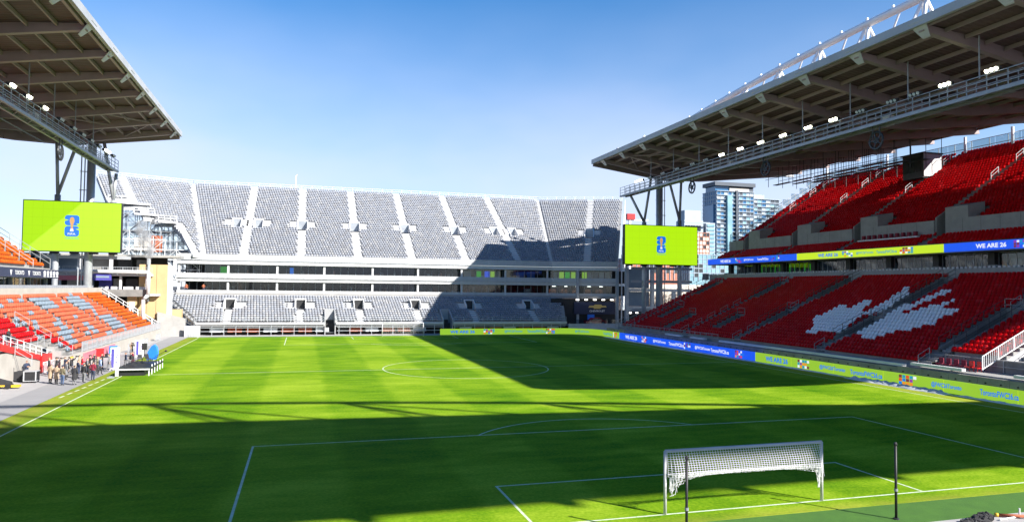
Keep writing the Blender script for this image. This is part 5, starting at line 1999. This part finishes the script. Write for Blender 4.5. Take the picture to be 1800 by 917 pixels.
T3 = tower('beige stepped tower with white crown between the right screen and blue tower', 338, 366, 590, 66, 24, 'stone_beige', 8, 4.0, 'brick', False)
MB().box(341, 362, 594, 610, 66, 78).build('upper_block', 'tower_slab', T3)
MB().box(338, 366, 588, 589.3, 75, 76).build('balcony', 'tower_slab', T3)
MB().box(342, 360, 595, 609, 78, 88).build('crown', 'tower_slab', T3)
for k in range(6):
    MB().box(342 + k * 3, 344 + k * 3, 593.2, 594, 68, 73).build('window', 'window_dark', T3)
MB().box(364, 374, 592, 612, 0, 76).build('side_block', 'tower_slab', T3)
for k in range(16):
    MB().box(365, 373, 591.3, 592, 12 + k * 4, 14.4 + k * 4).build('window', 'tower_glass_pale', T3)
T4 = tower('low brick and glass block seen beneath the right video screen', 245, 292, 520, 36, 22, 'brick', 12, 4.2, 'tower_slab', False)
T5 = tower('low glass office block left of the red balcony corner', 318, 372, 545, 42, 24, 'tower_glass_pale', 12, 4.2, 'tower_slab', False)
o = MB().box(200, 420, 430, 450, 0, 13).build('low_building', 'stone_beige')
tag(o, 'long low beige building behind the corner columns', 'building')
o = MB()
r_ = random.Random(9)
for k in range(260):
    x, y = r_.uniform(66, 118), r_.uniform(196, 206)
    h = r_.uniform(5, 10.5)
    o.tube((x, y, 0), (x + r_.uniform(-2, 2), y + r_.uniform(-1, 1), h), .16, 4, r2=.04)
    for j in range(4):
        z = h * r_.uniform(.4, .9)
        o.tube((x, y, z), (x + r_.uniform(-2.5, 2.5), y, z + r_.uniform(.6, 2.2)), .08, 3, r2=.02)
tag(o.build('bare_trees', 'hedge'), 'brown leafless thicket behind the corner columns', 'trees', kind='stuff')
KR = thing('tower_crane', 'distant white lattice crane with red counterweight by the right screen', 'crane', (139, 300, 0))
MB().bar((139.9, 300, 0), (139.9, 300, 44), .9).build('mast', 'white_steel', KR)
MB().box(138.2, 142.4, 299, 301, 44.3, 47.2).build('counterweight', 'plastic_red', KR)
MB().bar((137, 300, 44), (150, 300, 44.4), .5).build('jib', 'white_steel', KR)
KR = thing('tower_crane', 'faint orange crane mast rising behind the far stand', 'crane', (-23, 400, 0))
MB().bar((-22.6, 400, 0), (-22.6, 400, 72.5), .4).build('mast', 'crane_faint', KR)
MB().bar((-22.6, 400, 71), (-21.9, 400, 73.5), .2).build('jib', 'crane_faint', KR)

# ================================================================ stage and people by the left touchline
SG = thing('stage', 'low black platform stage with white legs at the left touchline', 'stage', (-33.4, 54.5, 0))
sx0, sx1, sy0, sy1 = -34.9, -31.9, 51.4, 58.6
MB().box(sx0, sx1, sy0, sy1, .62, .78).build('deck', 'black', SG)
MB().box(sx0, sx1 + .02, sy0 - .03, sy0 - .002, .60, .74).build('edge_trim', 'white_paint', SG)
MB().box(sx0 + .2, sx1 - .5, sy0 + .3, sy1, .03, .6).build('skirt', 'black', SG)
for k in range(6):
    MB().bar((sx1 - .06, sy0 + .1 + k * 1.4, .02), (sx1 - .06, sy0 + .1 + k * 1.4, 1.0 if k else .62), .07).build('leg', 'white_steel', SG)
MB().box(sx0, sx0 + .3, sy0 - .06, sy0 - .035, .0, .95).build('corner_panel', 'white_paint', SG)


def chair(label, x, y, rz):
    c, s = math.cos(rz), math.sin(rz)
    T = thing('chair', label, 'chair', (x, y, .78), 'chairs on the stage')
    R = lambda a, b, z: (x + a * c - b * s, y + a * s + b * c, .78 + z)
    MB().hexa([R(-.22, -.22, .42), R(.22, -.22, .42), R(.22, .22, .42), R(-.22, .22, .42), R(-.22, -.22, .47), R(.22, -.22, .47), R(.22, .22, .47), R(-.22, .22, .47)]).build('seat', 'cloth_black', T)
    MB().hexa([R(-.22, .19, .5), R(.22, .19, .5), R(.22, .23, .5), R(-.22, .23, .5), R(-.22, .25, .88), R(.22, .25, .88), R(.22, .29, .88), R(-.22, .29, .88)]).build('backrest', 'cloth_black', T)
    for a in (-.2, .2):
        for b in (-.2, .2):
            MB().bar(R(a, b, 0), R(a, b, .42), .03).build('leg', 'dark_steel', T)


for k, (x, y) in enumerate(((-34.2, 54.6), (-33.7, 56.2), (-33.1, 56.9), (-32.7, 55.6))):
    chair(['black chair on the stage nearest the tall front banner', 'black chair at the back of the stage behind the others', 'black chair on the stage beside the blue sail', 'black chair on the stage nearest the pitch edge'][k], x, y, .4 * k)


def banner(label, x, y, h, wd):
    T = thing('banner_stand', label, 'banner', (x, y, 0))
    MB().box(x - wd / 2, x + wd / 2, y - .02, y + .02, .12, h).build('panel', 'text_white', T)
    MB().box(x - wd * .42, x - wd * .1, y - .03, y - .022, .25, h - .15).build('print', 'banner_purple', T)
    lettering('TORONTO', (x + wd * .2, y - .025, h / 2), (0, 0, 1), (-1, 0, 0), h * .82, wd * .34, 'banner_purple', T)
    MB().box(x - wd / 2 - .06, x + wd / 2 + .06, y - .2, y + .2, 0, .12).build('base', 'aluminium', T)


banner('white and purple upright banner in front of the stage', -36.3, 57.4, 2.35, .85)
banner('white and purple upright banner farther back beyond the stage', -36.85, 71.8, 2.1, .9)
SP = thing('loudspeaker', 'black loudspeaker on a tripod behind the stage', 'speaker', (-35.2, 66, 0))
MB().box(-35.45, -34.95, 65.8, 66.2, 1.35, 2.1).build('cabinet', 'black', SP)
MB().tube((-35.2, 66, .6), (-35.2, 66, 1.35), .03, 6).build('pole', 'dark_steel', SP)
for k in range(3):
    a = k * 2.1
    MB().tube((-35.2, 66, .7), (-35.2 + .5 * math.cos(a), 66 + .5 * math.sin(a), 0), .02, 5).build('leg', 'dark_steel', SP)
BS = thing('sail_flag', 'bright blue curved sail flag standing on the stage', 'flag', (-32.9, 58.2, .78))
pts = [(-.55, .1), (-.6, .5), (-.45, 1.05), (-.15, 1.55), (.1, 1.75), (.32, 1.5), (.42, 1.0), (.38, .5), (.2, .15)]
MB().prism([(-32.9 + a, 58.2, .80 + b) for a, b in pts], (.15, .12, 0)).build('sail', 'plastic_blue', BS)
MB().tube((-32.95, 58.25, .78), (-32.8, 58.3, 2.5), .025, 6).build('pole', 'dark_steel', BS)
MS = thing('microphone_boom', 'black microphone boom leaning over the stage edge', 'microphone', (-32.3, 57.8, .78))
MB().tube((-32.5, 57.8, .78), (-32.3, 57.8, 1.5), .025, 6).build('stand', 'black', MS)
MB().tube((-32.6, 57.8, 1.35), (-31.6, 57.8, 1.85), .025, 6).build('boom', 'black', MS)
MB().ball((-31.55, 57.8, 1.88), .14, .1, .1).build('head', 'black', MS)
LP_ = MB().box(-35.3, -34.7, 50.0, 50.4, .02, .14)
LP_.box(-35.15, -34.85, 50.08, 50.32, .14, .2)
tag(LP_.build('flag_base', 'grey_steel'), 'small grey weighted base on the grass before the stage', 'base')
RC = thing('flight_case', 'black wheeled flight case with metal edges beside the red hoarding', 'case', (-41, 48.3, 0))
MB().box(-41.5, -40.5, 48.0, 48.9, .15, 1.05).build('box', 'black', RC)
for z in (.15, 1.0):
    MB().box(-41.53, -40.47, 47.97, 48.93, z, z + .06).build('edging', 'aluminium', RC)
for x in (-41.5, -40.56):
    MB().box(x - .02, x + .08, 47.96, 47.995, .15, 1.05).build('edging', 'aluminium', RC)
for x in (-41.4, -40.6):
    for y in (48.1, 48.8):
        MB().tube((x, y - .04, .08), (x, y + .04, .08), .08, 8).build('castor', 'dark_steel', RC)
RC = thing('equipment_trolley', 'low black trolley of gear beside the flight case', 'trolley', (-42, 49.5, 0))
MB().box(-42.6, -41.7, 49.0, 50.2, .2, .9).build('box', 'cloth_black', RC)
MB().bar((-42.6, 49, .2), (-42.6, 49, 1.3), .05).build('handle', 'dark_steel', RC)
MB().box(-42.7, -41.6, 48.9, 50.3, .12, .2).build('bed', 'dark_steel', RC)
MW = thing('ride_on_mower', 'small yellow and black machine at the left edge of the apron', 'machine', (-41.7, 44.6, 0))
MB().prism([(-42.6 + a, 44.2, b) for a, b in ((0, .25), (0, .6), (.35, .85), (.8, .7), (1.3, .55), (1.35, .25))], (0, .7, 0)).build('body', 'cloth_black', MW)
MB().box(-42.5, -41.6, 44.15, 44.95, .2, .33).build('deck', 'yellow', MW)
MB().box(-41.2, -40.6, 44.3, 44.8, .12, .3).build('bucket', 'yellow', MW)
for x in (-42.3, -41.4):
    for y in (44.1, 44.95):
        MB().tube((x, y, .2), (x, y + .1, .2), .2, 10).build('wheel', 'black', MW)
for x, y, c, lab in ((-40.1, 67.5, 'led_orange', 'orange folding sign leaning by the left stand wall'), (-39.6, 71.5, 'plastic_blue', 'blue folding sign leaning by the left stand wall')):
    T = thing('folding_sign', lab, 'sign', (x, y, 0))
    MB().prism([(x - .5, y - .3, .55), (x + .4, y - .3, .55), (x + .4, y - .1, 1.45), (x - .5, y - .1, 1.45)], (0, .05, 0)).build('panel', 'plastic_red' if c == 'led_orange' else c, T)
    for a in (-.45, .35):
        MB().bar((x + a, y - .3, 0), (x + a, y - .15, 1.3), .04).build('leg', 'dark_steel', T)
# crowd barriers by the path
for k, (x, y) in enumerate(((-41.7, 56.0), (-39.4, 78), (-39.6, 88), (-39.7, 98))):
    T = thing('crowd_barrier', ['grey barrier beside the red hoarding', 'grey barrier left of the far banner', 'grey barrier at the middle of the left path', 'grey barrier at the far end of the left path'][k], 'barrier', (x, y, 0), 'steel barriers along the left path')
    rail(MB(), [(x, y, .1), (x + .2, y + 2.3, .1)], 1.0, 2.3, .04, (1, .1), .18).build('frame', 'galvanised', T)
    MB().bar((x - .3, y + .2, .03), (x + .3, y + .2, .03), .06).build('foot', 'galvanised', T)
    MB().bar((x - .1, y + 2.1, .03), (x + .5, y + 2.1, .03), .06).build('foot', 'galvanised', T)


# ---------------------------------------------------------------- people
def body_mesh(pose):
    """one continuous skinned figure, 1.75 m tall, facing -y"""
    V = {'pel': (0, 0, .95, .155, .12), 'wst': (0, 0, 1.10, .145, .105), 'chs': (0, .01, 1.30, .175, .12), 'nck': (0, .0, 1.47, .07, .07), 'jaw': (0, -.02, 1.56, .075, .085), 'hed': (0, -.01, 1.66, .09, .105), 'top': (0, 0, 1.72, .06, .07)}
    E_ = [('pel', 'wst'), ('wst', 'chs'), ('chs', 'nck'), ('nck', 'jaw'), ('jaw', 'hed'), ('hed', 'top')]
    for s, k in ((-1, 'l'), (1, 'r')):
        st = pose.get('stride', .06) * (1 if s > 0 else -1)
        if pose.get('sit'):
            V[k + 'hip'] = (s * .1, -.05, .90, .11, .11)
            V[k + 'kne'] = (s * .12, -.48, .92, .075, .075)
            V[k + 'ank'] = (s * .12, -.50, .50, .05, .05)
            V[k + 'toe'] = (s * .13, -.64, .46, .045, .04)
        else:
            V[k + 'hip'] = (s * .10, 0, .86, .105, .105)
            V[k + 'kne'] = (s * .11, -st * .6 - .01, .50, .07, .07)
            V[k + 'ank'] = (s * .12, -st + .03, .09, .045, .05)
            V[k + 'toe'] = (s * .14, -st - .12, .045, .045, .04)
        sh = (s * .19, 0, 1.41)
        if pose['arms'] == 'down':
            el_, wr, hd = (s * .25, .03, 1.14), (s * .25, -.06, .90), (s * .24, -.09, .80)
        elif pose['arms'] == 'up':
            el_, wr, hd = (s * .27, -.18, 1.28), (s * .14, -.28, 1.52), (s * .09, -.28, 1.60)
        elif pose['arms'] == 'fold':
            el_, wr, hd = (s * .27, -.03, 1.16), (s * .10, -.22, 1.16), (s * -.02, -.24, 1.18)
        else:
            el_, wr, hd = (s * .28, .06, 1.15), (s * .2, -.08, .98), (s * .17, -.11, .93)
        for n_, p, r in (('sho', sh, .075), ('elb', el_, .052), ('wri', wr, .036), ('hnd', hd, .045)):
            V[k + n_] = (*p, r, r)
        E_ += [('pel', k + 'hip'), (k + 'hip', k + 'kne'), (k + 'kne', k + 'ank'), (k + 'ank', k + 'toe'), ('chs', k + 'sho'), (k + 'sho', k + 'elb'), (k + 'elb', k + 'wri'), (k + 'wri', k + 'hnd')]
    names = list(V)
    me = bpy.data.meshes.new('figure')
    me.from_pydata([V[n][:3] for n in names], [(names.index(a), names.index(b)) for a, b in E_], [])
    o = bpy.data.objects.new('figure', me)
    COL.objects.link(o)
    md = o.modifiers.new('skin', 'SKIN')
    sv = me.skin_vertices[0].data
    for i, n in enumerate(names):
        sv[i].radius = V[n][3:]
        sv[i].use_root = (n == 'pel')
    ss = o.modifiers.new('sub', 'SUBSURF')
    ss.levels = ss.render_levels = 1
    dg = bpy.context.evaluated_depsgraph_get()
    out = bpy.data.meshes.new_from_object(o.evaluated_get(dg))
    out.name = 'person'
    bpy.data.objects.remove(o)
    out.materials.clear()
    for _ in range(5):
        out.materials.append(None)
    idx = []
    for p in out.polygons:
        c = p.center
        if c.z > 1.52 and abs(c.x) < .13:
            hair = c.z > 1.66 or (c.y > .02 and c.z > 1.55)
            i = 3 if hair else 2
        elif c.z < (.12 if not pose.get('sit') else .5):
            i = 4
        elif (Vector(V['lhnd'][:3]) - c).length < .085 or (Vector(V['rhnd'][:3]) - c).length < .085:
            i = 2
        elif c.z < .93 and abs(c.x) < .215:
            i = 1
        else:
            i = 0
        idx.append(i)
    out.polygons.foreach_set('material_index', idx)
    out.polygons.foreach_set('use_smooth', [True] * len(idx))
    return out


POSE = {k: body_mesh(v) for k, v in dict(down={'arms': 'down'}, walk={'arms': 'down', 'stride': .2}, up={'arms': 'up'}, fold={'arms': 'fold'}, pocket={'arms': 'pocket', 'stride': .03}, sit={'arms': 'fold', 'sit': True}).items()}


def face_mesh():
    mb = MB()
    mb.ball((-.035, -.108, 1.645), .012, .008, .009, 6, 4, 1)
    mb.ball((.035, -.108, 1.645), .012, .008, .009, 6, 4, 1)
    mb.ball((0, -.118, 1.615), .014, .02, .022, 6, 4, 0)
    mb.ball((0, -.1, 1.575), .025, .008, .006, 6, 4, 1)
    mb.ball((-.09, 0, 1.63), .012, .025, .03, 6, 4, 0)
    mb.ball((.09, 0, 1.63), .012, .025, .03, 6, 4, 0)
    o = mb.build('face', ['skin', 'hair'])
    me = o.data
    bpy.data.objects.remove(o)
    return me


FACE = face_mesh()
cm = MB()
for k in range(12):
    a0, a1 = 2 * math.pi * k / 12, 2 * math.pi * (k + 1) / 12
    f_ = lambda a, rx, ry, z: (rx * math.cos(a), ry * math.sin(a), z)
    cm.poly([f_(a0, .21, .17, .48), f_(a1, .21, .17, .48), f_(a1, .17, .135, 1.08), f_(a0, .17, .135, 1.08)])
co_ = cm.build('coat_skirt', 'cloth_tan')
COAT = co_.data
bpy.data.objects.remove(co_)
hm = MB().ball((0, 0, 1.71), .112, .125, .085, 12, 8)
hm.tube((0, -.1, 1.70), (0, -.2, 1.685), .06, 8, r2=.05)
ho_ = hm.build('hat', 'cloth_navy', None, True)
HAT = ho_.data
bpy.data.objects.remove(ho_)
cmr = MB().box(-.09, .09, -.42, -.26, 1.56, 1.70)
cmr.tube((0, -.42, 1.63), (0, -.58, 1.63), .05, 8)
cc_ = cmr.build('camera_body', 'black')
CAMR = cc_.data
bpy.data.objects.remove(cc_)


def person(label, x, y, face, pose, jacket, trousers, hair='hair', coat=None, hat=None, camera=False, h=1.0, z=0.0, shoes='cloth_black'):
    """face: heading in degrees the figure looks towards (0 = +x, 90 = +y)"""
    me = POSE[pose].copy()
    for i, m in enumerate((jacket, trousers, 'skin', hair, shoes)):
        me.materials[i] = MATS[m]
    rz = math.radians(face + 90)
    o = link('person', me, None, (x, y, z + .02), rz)
    o.scale = (h * 1.05, h * 1.05, h)
    tag(o, label, 'person', 'people gathered by the stage')

    def add(name, mesh, mat=None, single=True):
        c = bpy.data.objects.new(name, mesh)
        COL.objects.link(c)
        c.parent = o
        if mat:
            c.data = mesh.copy()
            c.data.materials.clear()
            c.data.materials.append(MATS[mat])
        return c
    add('face', FACE)
    if coat:
        add('coat_skirt', COAT, coat)
    if hat:
        add('hat', HAT, hat)
    if camera:
        c = add('hand_camera', CAMR)
    return o


person('person in a tan coat and dark trousers at the front left of the crowd', -39.1, 47.06, 60, 'pocket', 'cloth_tan', 'cloth_black', coat='cloth_tan')
person('person in a long pale tan coat with dark hair beside the tan coat', -38.5, 46.6, 70, 'fold', 'cloth_tan', 'cloth_black', coat='cloth_tan', h=.98)
person('person in olive patterned jacket, jeans and navy cap', -37.75, 45.6, 60, 'pocket', 'cloth_olive', 'denim', hat='cloth_navy')
person('person in black jacket and blue jeans by the red hoarding', -41.4, 54.3, 10, 'down', 'cloth_black', 'denim')
person('person in black raising a camera at the back left of the crowd', -40.5, 53.4, 20, 'up', 'cloth_black', 'cloth_black', hat='cloth_black', camera=True)
person('person in navy jacket raising a camera near the hoarding', -40.0, 54.2, 10, 'up', 'cloth_navy', 'cloth_grey', camera=True)
person('person all in black in the middle of the crowd', -38.95, 51.4, 30, 'down', 'cloth_black', 'cloth_black')
person('person in long black jacket and grey trousers seen from behind', -36.85, 45.7, 75, 'pocket', 'cloth_black', 'cloth_grey', coat='cloth_black')
person('person in black jacket and grey trousers, right of the long black jacket', -36.45, 47.0, 60, 'down', 'cloth_black', 'cloth_grey')
person('person in bright red jacket in the crowd', -38.6, 54.6, 20, 'fold', 'cloth_red', 'cloth_navy')
person('person in black holding up a camera behind the red jacket', -38.1, 55.3, 20, 'up', 'cloth_black', 'cloth_black', hat='cloth_black', camera=True)
person('person in maroon jacket and navy trousers at the touchline', -36.15, 48.7, 70, 'pocket', 'cloth_maroon', 'cloth_navy')
person('person in blue and white jacket and black trousers', -36.6, 53.0, 30, 'walk', 'cloth_blue', 'cloth_black')
person('person in black jacket behind the blue and white jacket', -38.2, 57.2, 0, 'down', 'cloth_black', 'cloth_navy')
person('person in brown jacket just left of the blue and white jacket', -37.2, 54.4, 10, 'fold', 'cloth_olive', 'cloth_black')
person('person in black raising a camera farthest back in the crowd', -37.5, 57.3, -10, 'up', 'cloth_black', 'cloth_navy', camera=True)
person('person in grey coat half hidden behind the front banner', -36.55, 56.2, 0, 'walk', 'cloth_grey', 'cloth_grey', coat='cloth_grey')
person('person in yellow hat and black jacket in the crowd', -39.3, 53.6, 20, 'down', 'cloth_black', 'cloth_grey', hat='yellow')
person('person in dark suit standing behind the banner on the stage side', -35.5, 58.4, 200, 'down', 'cloth_navy', 'cloth_black', z=.0)
person('person in dark plum coat beside the dark suit', -35.0, 59.2, 200, 'fold', 'cloth_maroon', 'cloth_black', coat='cloth_maroon')
person('person in beige jacket photographing beyond the stage', -37.9, 72.6, -60, 'up', 'cloth_tan', 'cloth_grey', camera=True)
person('person in dark jacket seated on the stage', -34.2, 54.55, 200, 'sit', 'cloth_black', 'cloth_grey', z=.33)
person('person in dark jacket working behind the flight case', -42.2, 50.9, -40, 'fold', 'cloth_navy', 'cloth_grey')
person('person in black sitting among the red seats on the left', -44.0, 51.6, 0, 'sit', 'cloth_black', 'cloth_black', z=2.95)
for k, (lab, x, y, f, ps, j, t, kw) in enumerate((
        ('person in black hood at the left end of the back row', -41.0, 53.0, 15, 'pocket', 'cloth_black', 'cloth_black', {}),
        ('person in charcoal coat behind the olive jacket', -38.6, 49.6, 40, 'down', 'cloth_grey', 'cloth_black', {'coat': 'cloth_grey'}),
        ('person in navy coat behind the long black jacket', -37.9, 50.6, 30, 'fold', 'cloth_navy', 'cloth_black', {'coat': 'cloth_navy'}),
        ('person in black filming behind the yellow hat', -39.7, 55.4, 10, 'up', 'cloth_black', 'cloth_navy', {'camera': True}),
        ('person in grey jacket between the red and maroon jackets', -37.6, 52.4, 30, 'pocket', 'cloth_grey', 'denim', {}),
        ('person in pale jacket left of the bright red jacket', -39.2, 55.9, 10, 'down', 'cloth_tan', 'cloth_navy', {}),
        ('person in black crouched close behind the maroon jacket', -37.0, 50.6, 50, 'fold', 'cloth_black', 'cloth_black', {'h': .82}))):
    person(lab, x, y, f, ps, j, t, **kw)
person('person in orange vest on the left balcony of the far stand', -38.9, 121.6, -90, 'down', 'rust', 'cloth_navy', z=7.48)
person('person in orange vest on the far balcony beside a column', -35.9, 121.7, -90, 'fold', 'rust', 'cloth_navy', z=7.48)
